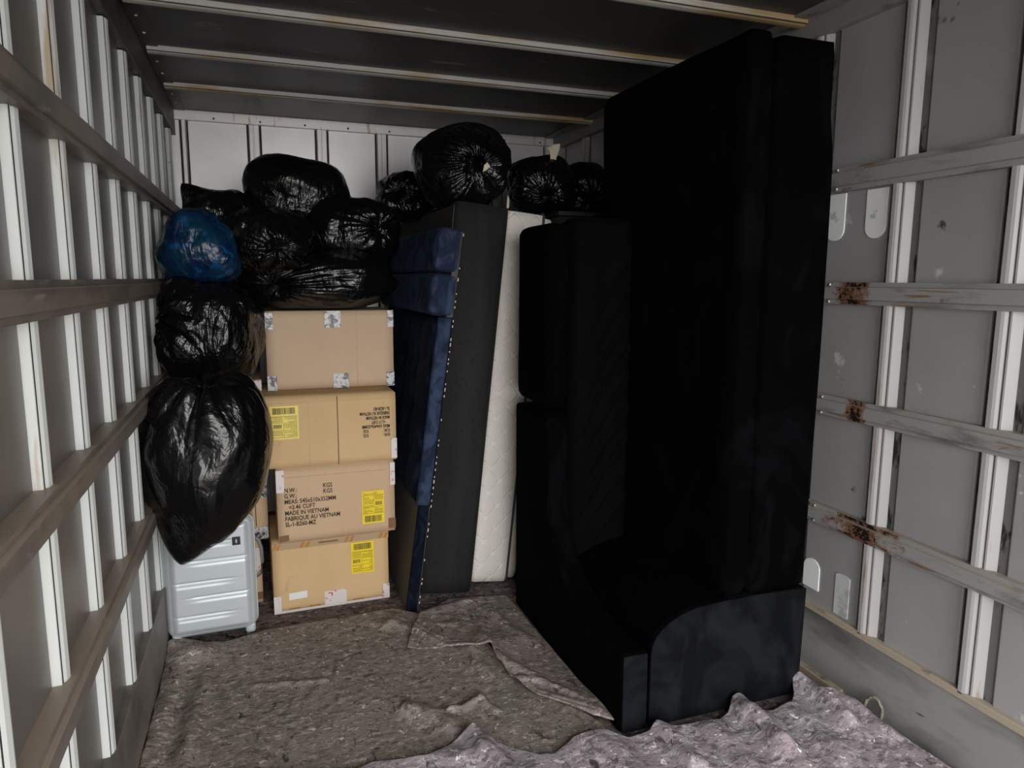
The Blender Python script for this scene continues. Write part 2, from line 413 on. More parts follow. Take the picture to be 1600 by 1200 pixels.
for i, (z0, z1) in enumerate(RAILS):
    m = rail_right_mat('right_rail_rusty', z0, *rust[i]) if i in rust else M['rail_right']
    rail(z0, z1, YF, 2.120, 'right', m, wall_right, 0.044)
    rail(z0 - 0.002, z1 - 0.002, 2.135, YB, 'right', M['rail_right'], wall_right, 0.040)
    for zz in (z0 + 0.008, z1 - 0.008):
        box('bolt', (XR - 0.042, XR - 0.034, 2.085, 2.095, zz - 0.005, zz + 0.005), M['bolt'], wall_right, 0.002)
box('kick_board', (XR - 0.020, XR, YF, YB, 0.0, 0.265), M['kick_right'], wall_right, 0.003)
box('kick_ledge', (XR - 0.030, XR, YF, YB, 0.266, 0.292), M['ledge'], wall_right, 0.003)
box('floor_batten', (XR - 0.050, XR - 0.02, 1.90, 4.7, 0.0, 0.030), M['ledge'], wall_right, 0.003)
def disc_plate(name, y0, y1, z0, z1, m, r=0.5, top=False):
    """thin plate with a rounded bottom (or top), on the right wall"""
    n = 10; yc = (y0 + y1) / 2; w = (y1 - y0) / 2; h = min(w * r, (z1 - z0) / 2)
    pts = []
    for k in range(n + 1):
        a = math.pi * k / n
        pts.append((yc - w * math.cos(a), -h * math.sin(a)))
    if top: ring = [(y, z1 - h - z) for y, z in pts][::-1] + [(y0, z0), (y1, z0)]
    else: ring = [(y, z0 + h + z) for y, z in pts] + [(y1, z1), (y0, z1)]
    v = [(XR - 0.013, y, z) for y, z in ring] + [(XR - 0.006, y, z) for y, z in ring]
    k = len(ring)
    f = [tuple(range(k)), tuple(range(k, 2 * k))[::-1]] + [(i, k + i, k + (i + 1) % k, (i + 1) % k) for i in range(k)]
    return fix_normals(obj(name, v, f, m, wall_right))
disc_plate('wall_plate', 2.068, 2.155, 1.695, 1.862, M['white_plate'], 0.9)
disc_plate('wall_plate', 1.885, 1.972, 1.695, 1.862, M['white_plate'], 0.9)
disc_plate('wall_plate', 2.068, 2.150, 0.345, 0.465, M['white_plate'], 0.9, True)
disc_plate('paint_patch', 1.918, 1.985, 0.300, 0.462, M['pale_plate'], 0.3, True)

# back wall
back_x = [-0.378, -0.006, 0.392, 0.765, 1.155, 1.55, 1.93]
px0 = XL
for x0 in back_x:
    w = 0.030 if x0 == -0.378 else 0.066
    v, f = extrude_profile(hat(w, 0.022, x0 != -0.378, 0.3), 2, 0, 2.465, lambda r, ww, d, x0=x0: (x0 + ww, YB - d, r))
    fix_normals(obj('rib', v, f, M['rib_back'], wall_back))
    if x0 - 0.008 > px0: box('panel', (px0 + 0.008, x0 - 0.008, YB - 0.004, YB + 0.005, 0, 2.47), M['panel_back'], wall_back, 0.003)
    px0 = x0 + w
box('header', (XL, XR, YB - 0.034, YB, 2.462, H), M['rib_back'], wall_back, 0.003)

# roof beams and edge trims
def beam(y, bow=0.0):
    w, d = 0.062, 0.030
    prof = step_section(0.052)
    n = len(prof); xs = np.linspace(XL + 0.05, XR - 0.045, 13)
    v = []
    for x in xs:
        t = (x - xs[0]) / (xs[-1] - xs[0])
        off = 0.0
        v += [(x, y + ww + off, H - dd) for ww, dd in prof]
    f = []
    for k in range(len(xs) - 1):
        for i in range(n):
            f.append((k * n + i, k * n + (i + 1) % n, (k + 1) * n + (i + 1) % n, (k + 1) * n + i))
    f += [tuple(range(n)), tuple(range((len(xs) - 1) * n, len(xs) * n))[::-1]]
    return fix_normals(obj('roof_beam', v, f, M['beam'], ceiling))
for k in range(-5, 4):
    y = 2.28 + 0.605 * k
    if y > YF + 0.05:
        bo = beam(y, 0.0)
        box('beam_seam_shade', (XL + 0.05, XR - 0.045, y + 0.0058, y + 0.0092, H - 0.0212, H - 0.0125), M['gap'], ceiling)  # same dark strip under the beam, deepening the shade of its notch
# left: dark angle, right: grey angle
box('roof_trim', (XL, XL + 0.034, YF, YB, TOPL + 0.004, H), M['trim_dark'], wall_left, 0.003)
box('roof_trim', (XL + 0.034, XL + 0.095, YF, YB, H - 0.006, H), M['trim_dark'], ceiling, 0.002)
box('roof_trim', (XR - 0.045, XR, YF, YB, TOP - 0.005, H), M['trim_right'], wall_right, 0.004)
box('roof_trim', (XR - 0.110, XR - 0.045, YF, YB, H - 0.008, H), M['trim_right'], ceiling, 0.002)
for k in range(16):
    y = 1.5 + k * 0.2
    for dz in ((0.0,) if k % 3 else (0.0,)):
        box('bolt', (XL + 0.060, XL + 0.072, y, y + 0.012, H - 0.013, H - 0.006), M['bolt'], ceiling, 0.003)
for k in range(9):
    x = -0.20 + k * 0.26
    box('bolt', (x, x + 0.010, YB - 0.039, YB - 0.034, 2.475, 2.485), M['gap'], wall_back)

# ------------------------------------------------------------------ soft shapes
def crumple(P, seed, freq, n=10):
    """sum of folded plane waves: sharp creases between facets. P (N,3) -> (N,), zero mean"""
    rng = np.random.RandomState(seed)
    out = np.zeros(len(P)); Q = P.copy()
    for k in range(n):
        d = rng.normal(size=3); d /= np.linalg.norm(d)
        w = rng.normal(size=3); w /= np.linalg.norm(w)
        fr = freq * (0.6 + 1.8 * rng.rand())
        ph = rng.rand() * 6.28
        t = Q @ d * fr + 0.9 * np.sin(Q @ w * fr * 0.6 + ph)
        out += (np.abs(np.sin(t + ph)) - 0.637) / fr
    return out * freq / n

def sphere_grid(nu, nv):
    th = np.linspace(0.02, math.pi - 0.02, nv)
    ph = np.linspace(0, 2 * math.pi, nu, endpoint=False)
    T, Pp = np.meshgrid(th, ph, indexing='ij')
    D = np.stack([np.sin(T) * np.cos(Pp), np.sin(T) * np.sin(Pp), np.cos(T)], -1).reshape(-1, 3)
    F = []
    for i in range(nv - 1):
        for j in range(nu):
            F.append((i * nu + j, (i + 1) * nu + j, (i + 1) * nu + (j + 1) % nu, i * nu + (j + 1) % nu))
    F.append(tuple(range(nu))); F.append(tuple(range((nv - 1) * nu, nv * nu))[::-1])
    return D, F, T.reshape(-1), Pp.reshape(-1)

def bag(name, label, center, radii, mat, knot=(0, -0.3, 1), horns=(), power=2.0, pleats=14, pleat_amp=0.05,
        neck=0.0, crum=0.05, freq=7.0, seed=1, group='black bin bags piled in the truck', rot=0.0, flat_z=None, fine=0.012, clampx=None, res=(150, 100), parent=None, ribbon=True):
    D, F, T, PH = sphere_grid(*res)
    k = np.array(knot, float); k /= np.linalg.norm(k)
    a = np.cross([0, 1, 0] if abs(k[1]) < 0.9 else [1, 0, 0], k); a /= np.linalg.norm(a)
    b = np.cross(k, a)
    W = D @ np.array([a, b, k])          # pole of the sphere along the knot
    r = (np.abs(W) ** power).sum(1) ** (-1.0 / power)
    rng = np.random.RandomState(seed + 77)
    # slack film pulled flat between lumps: a soft polyhedron over the round shape
    pn = rng.normal(size=(34, 3)); pn /= np.linalg.norm(pn, axis=1)[:, None]; ph_ = 0.84 + 0.16 * rng.rand(34)
    rp = (np.clip(W @ pn.T / ph_, 0, None) ** 18).sum(1) ** (-1 / 18.0)
    rp = np.clip(rp, 0.8, 1.12)
    r = r * (0.3 + 0.7 * rp / np.percentile(rp, 75))
    # pleats gather at the knot
    fall = np.exp(-(T / 0.85) ** 2)
    pl = np.zeros(len(T)); tot = 0
    for q in range(9):
        m = rng.randint(3, pleats + 12); ph0 = rng.rand() * 6.28; am = rng.rand() / (1 + m / 14.0); sw = rng.normal() * 1.4
        loc = np.exp(-((T - rng.rand() * 1.1) / (0.35 + 0.5 * rng.rand())) ** 2) * np.clip(0.35 + np.sin(PH + rng.rand() * 6.28), 0, 1)
        pl += am * loc * (np.abs(np.sin((m * PH + sw * T * 2 + ph0 + 1.3 * np.sin(2 * PH + 3 * T + ph0)) / 2)) ** 0.8 - 0.6); tot += am
    r = r + 3.2 * pleat_amp * pl / tot * (0.4 + fall)
    r = r - 0.16 * np.exp(-(T / 0.28) ** 2) + neck * np.exp(-(T / 0.12) ** 2)
    r = r + crum * crumple(W, seed, freq * 0.40, 7) * 3.4 + crum * crumple(W, seed + 9, freq * 1.1, 8) * 0.8 + fine * crumple(W, seed + 5, freq * 2.2, 8) * 2.5
    for hd, amp, sig in horns:
        h = np.array(hd, float); h /= np.linalg.norm(h)
        an = np.arccos(np.clip(W @ h, -1, 1))
        r = r * (1 + amp * np.exp(-(an / sig) ** 1.3))
    Pt = W * r[:, None] * np.array(radii)
    if rot:
        c, s = math.cos(rot), math.sin(rot)
        Pt = np.stack([Pt[:, 0] * c - Pt[:, 2] * s, Pt[:, 1], Pt[:, 0] * s + Pt[:, 2] * c], 1)
    if flat_z is not None:
        lo = flat_z
        Pt[:, 2] = np.where(Pt[:, 2] < lo, lo + (Pt[:, 2] - lo) * 0.12, Pt[:, 2])
    Cc = np.array(center)
    Pt = Pt + Cc
    if clampx is not None:
        Pt[:, 0] = np.where(Pt[:, 0] < clampx, clampx + (Pt[:, 0] - clampx) * 0.08, Pt[:, 0])
    root = Vector((Cc[0], Cc[1], float(Pt[:, 2].min())))
    o = obj(name, Pt - np.array(root), F, mat, parent, True)
    o.location = root
    if parent is None: tag(o, label, 'bag', group)
    return o

def soft_box(dims, radius, n=(12, 12, 12), disp=None):
    """rounded box centred at 0; disp(P, normal_axis, sign) -> offset array"""
    hx, hy, hz = [d / 2 for d in dims]; h = np.array([hx, hy, hz])
    rad = np.minimum(radius, h)
    verts = {}; V = []; F = []
    def lin(m):
        return np.linspace(-1, 1, m + 1)
    for ax in range(3):
        u, w = [(1, 2), (2, 0), (0, 1)][ax]
        for sg in (-1, 1):
            gu, gw = lin(n[u]), lin(n[w])
            idx = {}
            for i, a in enumerate(gu):
                for j, c in enumerate(gw):
                    key = [0, 0, 0]; key[ax] = sg * 1000; key[u] = round(a * 1000); key[w] = round(c * 1000)
                    key = tuple(key)
                    if key not in verts:
                        p = np.zeros(3); p[ax] = sg; p[u] = a; p[w] = c
                        verts[key] = len(V); V.append(p)
                    idx[i, j] = verts[key]
            for i in range(len(gu) - 1):
                for j in range(len(gw) - 1):
                    q = (idx[i, j], idx[i + 1, j], idx[i + 1, j + 1], idx[i, j + 1])
                    F.append(q if sg > 0 else q[::-1])
    V = np.array(V) * h
    inner = np.clip(V, -(h - rad), h - rad)
    d = V - inner
    # ease the grid into the corner so the sphere patch is even
    l = np.linalg.norm(d / rad, axis=1)
    nrm = d / rad / np.maximum(l, 1e-9)[:, None]
    P = inner + nrm * rad
    if disp is not None: P = P + disp(P, nrm)
    return P, F

def sbox(name, x, y, z, m, parent, radius=0.02, n=(12, 12, 12), disp=None):
    c = np.array([(x[0] + x[1]) / 2, (y[0] + y[1]) / 2, (z[0] + z[1]) / 2])
    P, F = soft_box((x[1] - x[0], y[1] - y[0], z[1] - z[0]), radius, n, (lambda p, nn: disp(p + c, nn)) if disp else None)
    return obj(name, P + c, F, m, parent, True)

def tube(pts, r, n=8, closed=False):
    pts = [Vector(p) for p in pts]; v = []; f = []
    m = len(pts)
    for i, p in enumerate(pts):
        t = (pts[(i + 1) % m if closed else min(i + 1, m - 1)] - pts[i - 1 if (closed or i) else 0]).normalized()
        a = t.cross(Vector((0, 0, 1)) if abs(t.z) < 0.9 else Vector((1, 0, 0))).normalized(); b = t.cross(a)
        for k in range(n):
            g = 2 * math.pi * k / n
            v.append(tuple(p + a * r * math.cos(g) + b * r * math.sin(g)))
    for i in range(m if closed else m - 1):
        j = (i + 1) % m
        for k in range(n):
            f.append((i * n + k, i * n + (k + 1) % n, j * n + (k + 1) % n, j * n + k))
    if not closed:
        f += [tuple(range(n))[::-1], tuple(range((m - 1) * n, m * n))]
    return v, f

# ------------------------------------------------------------------ black sofa standing on its arm
sofa = thing('sofa', 'tall black velvet sofa standing upright on its curved arm against the right side', 'sofa', (1.48, 2.49, 0.012))
SO = np.array([1.48, 2.49, 0.012])
def S(name, x, y, z, m, r=0.02, n=(12, 12, 12), disp=None):
    o = sbox(name, x, y, z, m, None, r, n, disp)
    o.data.transform(Matrix.Translation(Vector(-SO)))
    o.parent = sofa
    return o
def lump(seed, amp, fr=5):
    return lambda p, nn: nn * (amp * crumple(p, seed, fr, 6) * 2)[:, None]
def base_disp(p, nn):
    z = p[:, 2]
    out = nn * (0.006 * crumple(p, 3, 4, 6) * 2)[:, None]
    # the base narrows towards its top end
    k = np.clip((z - 1.95) / 0.39, 0, 1)
    out[:, 0] -= np.where(nn[:, 0] > 0.3, 0.075 * k ** 1.5, 0)
    out[:, 0] += np.where(nn[:, 0] > 0.3, 0.012 * np.sin((z - 0.4) * 1.7), 0)
    return out
S('seat_base', (1.607, 1.855), (1.97, 3.00), (0.435, 2.335), M['velvet_black'], 0.022, (10, 20, 40), base_disp)
S('seat_cushion', (1.495, 1.604), (1.965, 3.00), (0.43, 2.35), M['velvet_black'], 0.04, (8, 24, 44), lump(8, 0.010))
# lower arm: front panel profile in XZ, run back in Y
def prism_xz(name, ring, y0, y1, m, bev=0.012, parent=sofa, off=SO):
    k = len(ring)
    v = [(x, y0, z) for x, z in ring] + [(x, y1, z) for x, z in ring]
    f = [tuple(range(k)), tuple(range(k, 2 * k))[::-1]] + [(i, k + i, k + (i + 1) % k, (i + 1) % k) for i in range(k)]
    o = fix_normals(obj(name, np.array(v) - off, f, m, parent, False, bev))
    return o
ring = [(1.208, 0.012), (1.853, 0.012), (1.862, 0.432)] + [(1.862 - (1.862 - 1.47) * t, 0.432 + 0.006 * math.sin(3 * t)) for t in (0.25, 0.5, 0.75)]
for t in np.linspace(0, 1, 9):
    a = math.pi / 2 * t
    ring.append((1.45 - 0.24 * math.sin(a), 0.29 + 0.143 * math.cos(a)))
ring.append((1.208, 0.25))
prism_xz('arm', ring, 1.972, 3.0, M['velvet_black'])
cx_, cz_ = 1.55, 0.22
prism_xz('arm_front_panel', [(cx_ + (x - cx_) * 0.992, cz_ + (z - cz_) * 0.985) for x, z in ring], 1.961, 1.9715, M['velvet_lit'], 0.004)  # thin front face in the lit copy of the velvet
# outer band: runs along the arm and turns up into the back (one continuous shell)
def prism_yz(name, ring, x0, x1, m, bev=0.012):
    k = len(ring)
    v = [(x0, y, z) for y, z in ring] + [(x1, y, z) for y, z in ring]
    f = [tuple(range(k)), tuple(range(k, 2 * k))[::-1]] + [(i, k + i, k + (i + 1) % k, (i + 1) % k) for i in range(k)]
    return fix_normals(obj(name, np.array(v) - SO, f, m, sofa, False, bev))
inner = [(1.968, 0.300), (2.10, 0.297)]
for t in np.linspace(0, 1, 12):
    a = math.pi / 2 * t
    inner.append((2.22 + 0.43 * math.sin(a), 0.71 - 0.41 * math.cos(a)))
inner += [(2.655, 0.985)]
ring = [(1.968, 0.012), (3.01, 0.012), (3.02, 0.99)] + inner[::-1]
prism_yz('arm_band', ring, 1.098, 1.204, M['velvet_black'], 0.014)
prism_xz('arm_end_panel', [(1.106, 0.014), (1.200, 0.014), (1.198, 0.292), (1.106, 0.294)], 1.960, 1.969, M['velvet_lit'], 0.004)  # thin plate added so the band's end shows the lit velvet
S('back_band', (1.098, 1.204), (2.66, 3.02), (1.015, 1.775), M['velvet_black'], 0.045, (6, 12, 24), lump(4, 0.006))
S('back_frame', (1.204, 1.495), (2.80, 3.01), (0.30, 1.79), M['velvet_black'], 0.03, (6, 6, 20))
def wrinkle(p, nn):
    x, z = p[:, 0], p[:, 2]
    u = (x - 1.21) / 0.28
    out = np.zeros_like(p)
    front = np.clip(-nn[:, 1], 0, 1)
    h = np.zeros(len(p))
    rng = np.random.RandomState(5)
    for k in range(9):
        zr = 0.62 + 0.130 * k                 # height of the fold at the right edge
        zc = zr - (1 - u) ** 1.5 * (0.36 + 0.02 * k)
        wid = 0.014 + 0.018 * rng.rand()
        h += (0.022 + 0.014 * rng.rand()) * np.exp(-((z - zc) / wid) ** 2) * np.clip(u * 1.3, 0, 1) * (1 if 1 < k < 7 else 0.6)
    out[:, 1] = -front * (h + 0.020 * np.sin(math.pi * np.clip(u, 0, 1)))
    return out
S('back_cushion', (1.208, 1.490), (2.655, 2.80), (0.315, 1.80), M['velvet_cushion'], 0.04, (44, 8, 220), wrinkle)
S('arm_lining', (1.215, 1.60), (2.02, 2.66), (0.28, 0.33), M['velvet_black'], 0.02, (10, 10, 4))

# ------------------------------------------------------------------ mattress, divan base, headboard
mat_r = thing('mattress', 'white quilted mattress with grey piping standing on its end beside the black sofa', 'mattress', (1.172, 3.90, 0.014), (0, math.radians(5.9), 0))
def T(name, x, y, z, m, parent, r, n, disp=None):
    return sbox(name, x, y, z, m, parent, r, n, disp)
def mbulge(p, nn):
    out = nn * (0.004 * crumple(p, 9, 9, 6) * 2)[:, None]
    return out
T('mattress_body', (-0.232, -0.028), (-0.665, 0.70), (0, 1.85), M['mattress'], mat_r, 0.022, (8, 24, 40), mbulge)
T('pillow_top', (-0.050, 0.022), (-0.650, 0.69), (0.008, 1.842), M['mattress'], mat_r, 0.034, (8, 20, 40), mbulge)
for x in (-0.234, -0.044):
    loop = []
    hw, top, rr = 0.668, 1.853, 0.03
    for cx, cz, a0 in ((-hw + rr, rr, math.pi), (hw + 0.03 - rr, rr, 1.5 * math.pi), (hw + 0.03 - rr, top - rr, 0), (-hw + rr, top - rr, 0.5 * math.pi)):
        for t in np.linspace(0, 1, 5):
            a = a0 + math.pi / 2 * t
            loop.append((x, cx + rr * math.cos(a), cz + rr * math.sin(a)))
    v, f = tube(loop, 0.006, 8, True)
    obj('piping', v, f, M['piping'], mat_r, True)

divan = thing('divan_base', 'dark charcoal felt bed base slab leaning between headboard and white mattress', 'bed base', (0.928, 3.85, 0.014), (0, math.radians(6.0), 0))
T('base_body', (-0.252, 0.0), (-0.665, 0.68), (0, 1.875), M['divan_felt'], divan, 0.014, (6, 12, 20), lump(12, 0.004))
box('base_side_cover', (-0.256, -0.2515), -0 or (-0.62), M['divan_side'], divan) if False else box('base_side_cover', (-0.2565, -0.2525, -0.63, 0.66, 0.02, 1.855), M['divan_side'], divan)

head = thing('headboard', 'navy blue tufted velvet headboard standing upright beside the cardboard boxes', 'headboard', (0.640, 3.08, 0.014), (0, math.radians(7.5), 0))
HD = 1.30
def puff_grid(name, y0, y1, z0, z1, rows, cols, depth, bulge, m, x_back=-0.02):
    nu, nv = cols * 12, rows * 12
    V = []; F = []
    ys = np.linspace(y0, y1, nu + 1); zs = np.linspace(z0, z1, nv + 1)
    for j, z in enumerate(zs):
        for i, y in enumerate(ys):
            cu = (i / 12) % 1 if i < nu else 0; cv = (j / 12) % 1 if j < nv else 0
            p = (abs(math.sin(math.pi * cu)) ** 0.45) * 0.5 + (abs(math.sin(math.pi * cv)) ** 0.45) * 0.5
            e = min(i, nu - i, j, nv - j) / 3.0
            edge = math.sqrt(max(0, 1 - (1 - min(e, 1)) ** 2))
            V.append((-(depth * edge + bulge * p * edge) + x_back * (1 - edge), y, z))
    for j in range(nv):
        for i in range(nu):
            a = j * (nu + 1) + i
            F.append((a, a + 1, a + nu + 2, a + nu + 1))
    # back face
    n0 = len(V)
    V += [(0.0, y0, z0), (0.0, y1, z0), (0.0, y1, z1), (0.0, y0, z1)]
    F.append((n0, n0 + 3, n0 + 2, n0 + 1))
    bot = [i for i in range(nu + 1)]; top = [nv * (nu + 1) + i for i in range(nu + 1)]
    lef = [j * (nu + 1) for j in range(nv + 1)]; rig = [j * (nu + 1) + nu for j in range(nv + 1)]
    F.append(tuple([n0, n0 + 1] + bot[::-1])); F.append(tuple([n0 + 3] + top + [n0 + 2]))
    F.append(tuple([n0] + lef + [n0 + 3])); F.append(tuple([n0 + 1, n0 + 2] + rig[::-1]))
    return fix_normals(obj(name, V, F, m, head, True))
box('back_board', (-0.030, 0.0, 0.0, HD, 0.0, 1.755), M['lining'], head, 0.003)
box('lower_board', (-0.052, -0.031, 0.02, HD, 0.0, 0.50), M['lining'], head, 0.003)
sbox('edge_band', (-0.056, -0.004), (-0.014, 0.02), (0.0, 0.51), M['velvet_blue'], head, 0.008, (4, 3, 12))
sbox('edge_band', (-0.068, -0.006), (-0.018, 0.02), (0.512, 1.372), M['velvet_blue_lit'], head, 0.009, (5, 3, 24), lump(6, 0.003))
puff_grid('tufted_pad', -0.002, HD, 0.505, 1.375, 4, 5, 0.066, 0.022, M['velvet_blue'], -0.03)
for za, zb in ((1.377, 1.566), (1.568, 1.765)):
    def bol(p, nn): return nn * (0.006 * crumple(p, 21, 12, 6) * 2)[:, None]
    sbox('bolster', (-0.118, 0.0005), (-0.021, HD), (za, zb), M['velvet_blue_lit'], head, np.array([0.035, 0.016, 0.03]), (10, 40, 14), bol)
mb = MB()
rng = random.Random(4)
for k in range(60):
    z = 0.05 + k * 0.0285 + rng.uniform(-0.005, 0.005)
    if rng.random() < 0.55: mb.box(-0.004, 0.0, -0.0215, -0.0205 + 0.001, z, z + rng.uniform(0.006, 0.016))
st = mb.build('staple_strip', M['cream'], head); st['kind'] = 'stuff'

# ------------------------------------------------------------------ cardboard boxes
def carton(label, x0, x1, y0, y1, z0, z1, m, rz=0.0):
    t = thing('cardboard_box', label, 'box', ((x0 + x1) / 2, (y0 + y1) / 2, z0), (0, 0, rz), 'cardboard boxes stacked at the front of the truck')
    w, d, h = (x1 - x0) / 2, (y1 - y0) / 2, z1 - z0
    def disp(p, nn):
        o = np.zeros_like(p)
        o[:, 1] = np.where(nn[:, 1] < -0.5, -0.004 * np.cos(p[:, 0] / w * 1.5) * np.cos((p[:, 2] / h - 0.5) * 3), 0)
        return o
    sbox('box_body', (-w, w), (-d, d), (0, h), m, t, 0.004, (12, 6, 10), disp)
    return t, w, d, h

def face_piece(name, t, d, u0, u1, v0, v1, m, lift=0.0055, thick=0.001, skew=0.0):
    """thin piece lying on the front face; u, v metres from the box's centre and bottom"""
    y = -d - lift
    v = [(u0, y, v0), (u1, y, v0 + skew), (u1, y, v1 + skew), (u0, y, v1), (u0, y + thick, v0), (u1, y + thick, v0 + skew), (u1, y + thick, v1 + skew), (u0, y + thick, v1)]
    f = [(0, 1, 2, 3), (7, 6, 5, 4), (0, 4, 5, 1), (1, 5, 6, 2), (2, 6, 7, 3), (3, 7, 4, 0)]
    return obj(name, v, f, m, t)

def text_piece(name, t, d, lines, u, v, size, xs=1.0, m=None, flip=False, lift=0.0062, bold=0.0004, step=0.0266):
    allv = []; allf = []
    for k, (dx, s, dv) in enumerate(lines):
        cu = bpy.data.curves.new('txt', 'FONT'); cu.body = s; cu.size = size; cu.offset = bold
        cu.resolution_u = 2
        ob = bpy.data.objects.new('txt', cu); COL.objects.link(ob)
        dg = bpy.context.evaluated_depsgraph_get(); dg.update()
        me = bpy.data.meshes.new_from_object(ob.evaluated_get(dg))
        n0 = len(allv)
        for vv in me.vertices:
            a, b = dx + vv.co.x * xs, vv.co.y - dv * step
            if flip: a, b = -a, -b
            allv.append((u + a, -d - lift, v + b))
        for p in me.polygons: allf.append(tuple(n0 + i for i in p.vertices))
        bpy.data.objects.remove(ob); bpy.data.curves.remove(cu); bpy.data.meshes.remove(me)
    o = obj(name, allv, allf, m or M['ink'], t)
    return o

def ship_label(t, d, u0, v0, w, h, flip=False, m=None, seed=1, skew=0.0):
    lb = face_piece('shipping_label', t, d, u0, u0 + w, v0, v0 + h, m or M['yellow'], 0.0058, 0.0012, skew)
    rg = random.Random(seed)
    mb = MB(); y0 = -d - 0.0066; y1 = y0 + 0.0006
    def R(a, b, c, e):
        if flip: a, b, c, e = 1 - b, 1 - a, 1 - e, 1 - c
        mb.box(u0 + a * w, u0 + b * w, y0, y1, v0 + c * h + skew * a, v0 + e * h + skew * a)
    x = 0.12                                   # large barcode at the bottom
    while x < 0.88:
        ww = rg.choice((0.012, 0.02, 0.035)); R(x, min(x + ww, 0.9), 0.05, 0.24); x += ww + rg.choice((0.012, 0.02))
    x = 0.60
    while x < 0.9:
        ww = rg.choice((0.012, 0.025)); R(x, x + ww, 0.55, 0.66); x += ww + 0.015
    for c in (0.30, 0.50, 0.72, 0.86): R(0.03, 0.97, c, c + 0.006)
    R(0.52, 0.527, 0.50, 0.97)
    for r in range(18):
        c = 0.32 + r * 0.036
        if 0.70 < c < 0.74: continue
        x = 0.06
        while x < 0.5:
            ww = rg.uniform(0.02, 0.07); R(x, x + ww, c, c + 0.012); x += ww + 0.012
            if rg.random() < 0.10: break
        if c > 0.68 or c < 0.5:
            x = 0.56
            while x < 0.92:
                ww = rg.uniform(0.02, 0.07); R(x, x + ww, c, c + 0.012); x += ww + 0.012
                if rg.random() < 0.08: break
    mb.build('label_print', M['ink_label'], lb)
    return lb

# bottom box
BX = 0.012
t, w, d, h = carton('bottom tan box of the four-box stack, with a small white sticker low on its front', 0.006, 0.538, 3.275, 3.76, BX, 0.352, M['card'], 0.02)
face_piece('parcel_tape', t, d, -w, w, h - 0.034, h - 0.002, M['tape_clear'], 0.0052)
for u, wd, mm in ((-w, 0.030, 'tape_orange'), (-w + 0.12, 0.045, 'tape_orange'), (0.055, 0.045, 'tape_orange'), (w - 0.05, 0.045, 'tape_orange')):
    for q in range(2):
        uu = u + q * wd * 0.55
        v = [(uu, h - 0.033), (uu + wd * 0.3, h - 0.033), (uu + wd * 0.3 + 0.014, h - 0.006), (uu + 0.014, h - 0.006)]
        obj('tape_stripe', [(a, -d - 0.0058, b) for a, b in v], [(0, 1, 2, 3)], M[mm], t)
face_piece('tape_print', t, d, -0.06, 0.03, h - 0.022, h - 0.014, M['tape_brown'], 0.0060, 0.0004)
ship_label(t, d, 0.088, 0.145, 0.107, 0.155, True, seed=3)
face_piece('sticker', t, d, -0.200, -0.118, 0.060, 0.094, M['white_label'], 0.0058, 0.001, 0.003)
face_piece('corner_tape', t, d, -w - 0.001, -w + 0.032, 0.0, 0.085, M['tape_pink_white'])
face_piece('corner_tape', t, d, w - 0.032, w + 0.001, 0.0, 0.075, M['tape_pink_white'])
face_piece('printed_tape', t, d, -0.040, 0.062, 0.0, 0.078, M['tape_pink_white'], 0.0056)
face_piece('tape_print', t, d, -0.024, -0.004, 0.066, 0.070, M['red_ink'], 0.0072, 0.0004)
face_piece('tape_print', t, d, -0.008, -0.003, 0.052, 0.068, M['red_ink'], 0.0072, 0.0004)
face_piece('bottom_tape', t, d, -w, w, 0.0, 0.012, M['tape_pink_white'], 0.0052)
for u in (-0.20, -0.11, 0.09):
    face_piece('tape_stripe', t, d, u, u + 0.05, 0.012, 0.018, M['tape_orange'], 0.0056)

# second box up
t, w, d, h = carton('second box up in the four-box stack, with bold printed measurements and a yellow label', 0.040, 0.572, 3.250, 3.75, 0.357, 0.700, M['card_pink'], 0.01)
text_piece('printed_text', t, d, [(0, 'N.W.:', 0), (0.170, 'KGS', -0.35), (0, 'G.W.:', 1), (0.170, 'KGS', 0.65), (0, 'MEAS: 545x510x352MM', 2), (0.018, '=3.46 CUFT', 3), (0, 'MADE IN VIETNAM', 4), (0, 'FABRIQUE AU VIETNAM', 5), (0, 'SL-1-B260-MZ', 6)], -w + 0.032, 0.237, 0.0285, 0.80)
ship_label(t, d, 0.110, 0.050, 0.104, 0.158, False, seed=5)
face_piece('corner_tape', t, d, -w - 0.001, -w + 0.034, h - 0.105, h - 0.002, M['tape_pink_white'])
face_piece('corner_tape', t, d, w - 0.022, w + 0.001, h - 0.115, h - 0.006, M['tape_pink_white'])
face_piece('corner_tape', t, d, -w + 0.004, -w + 0.045, 0.006, 0.034, M['tape_brown'], skew=0.004)
face_piece('corner_tape', t, d, w - 0.032, w + 0.001, 0.015, 0.065, M['tape_brown'])
face_piece('box_crease', t, d, -w + 0.03, w - 0.04, h - 0.040, h - 0.038, M['crease_light'], 0.0050)

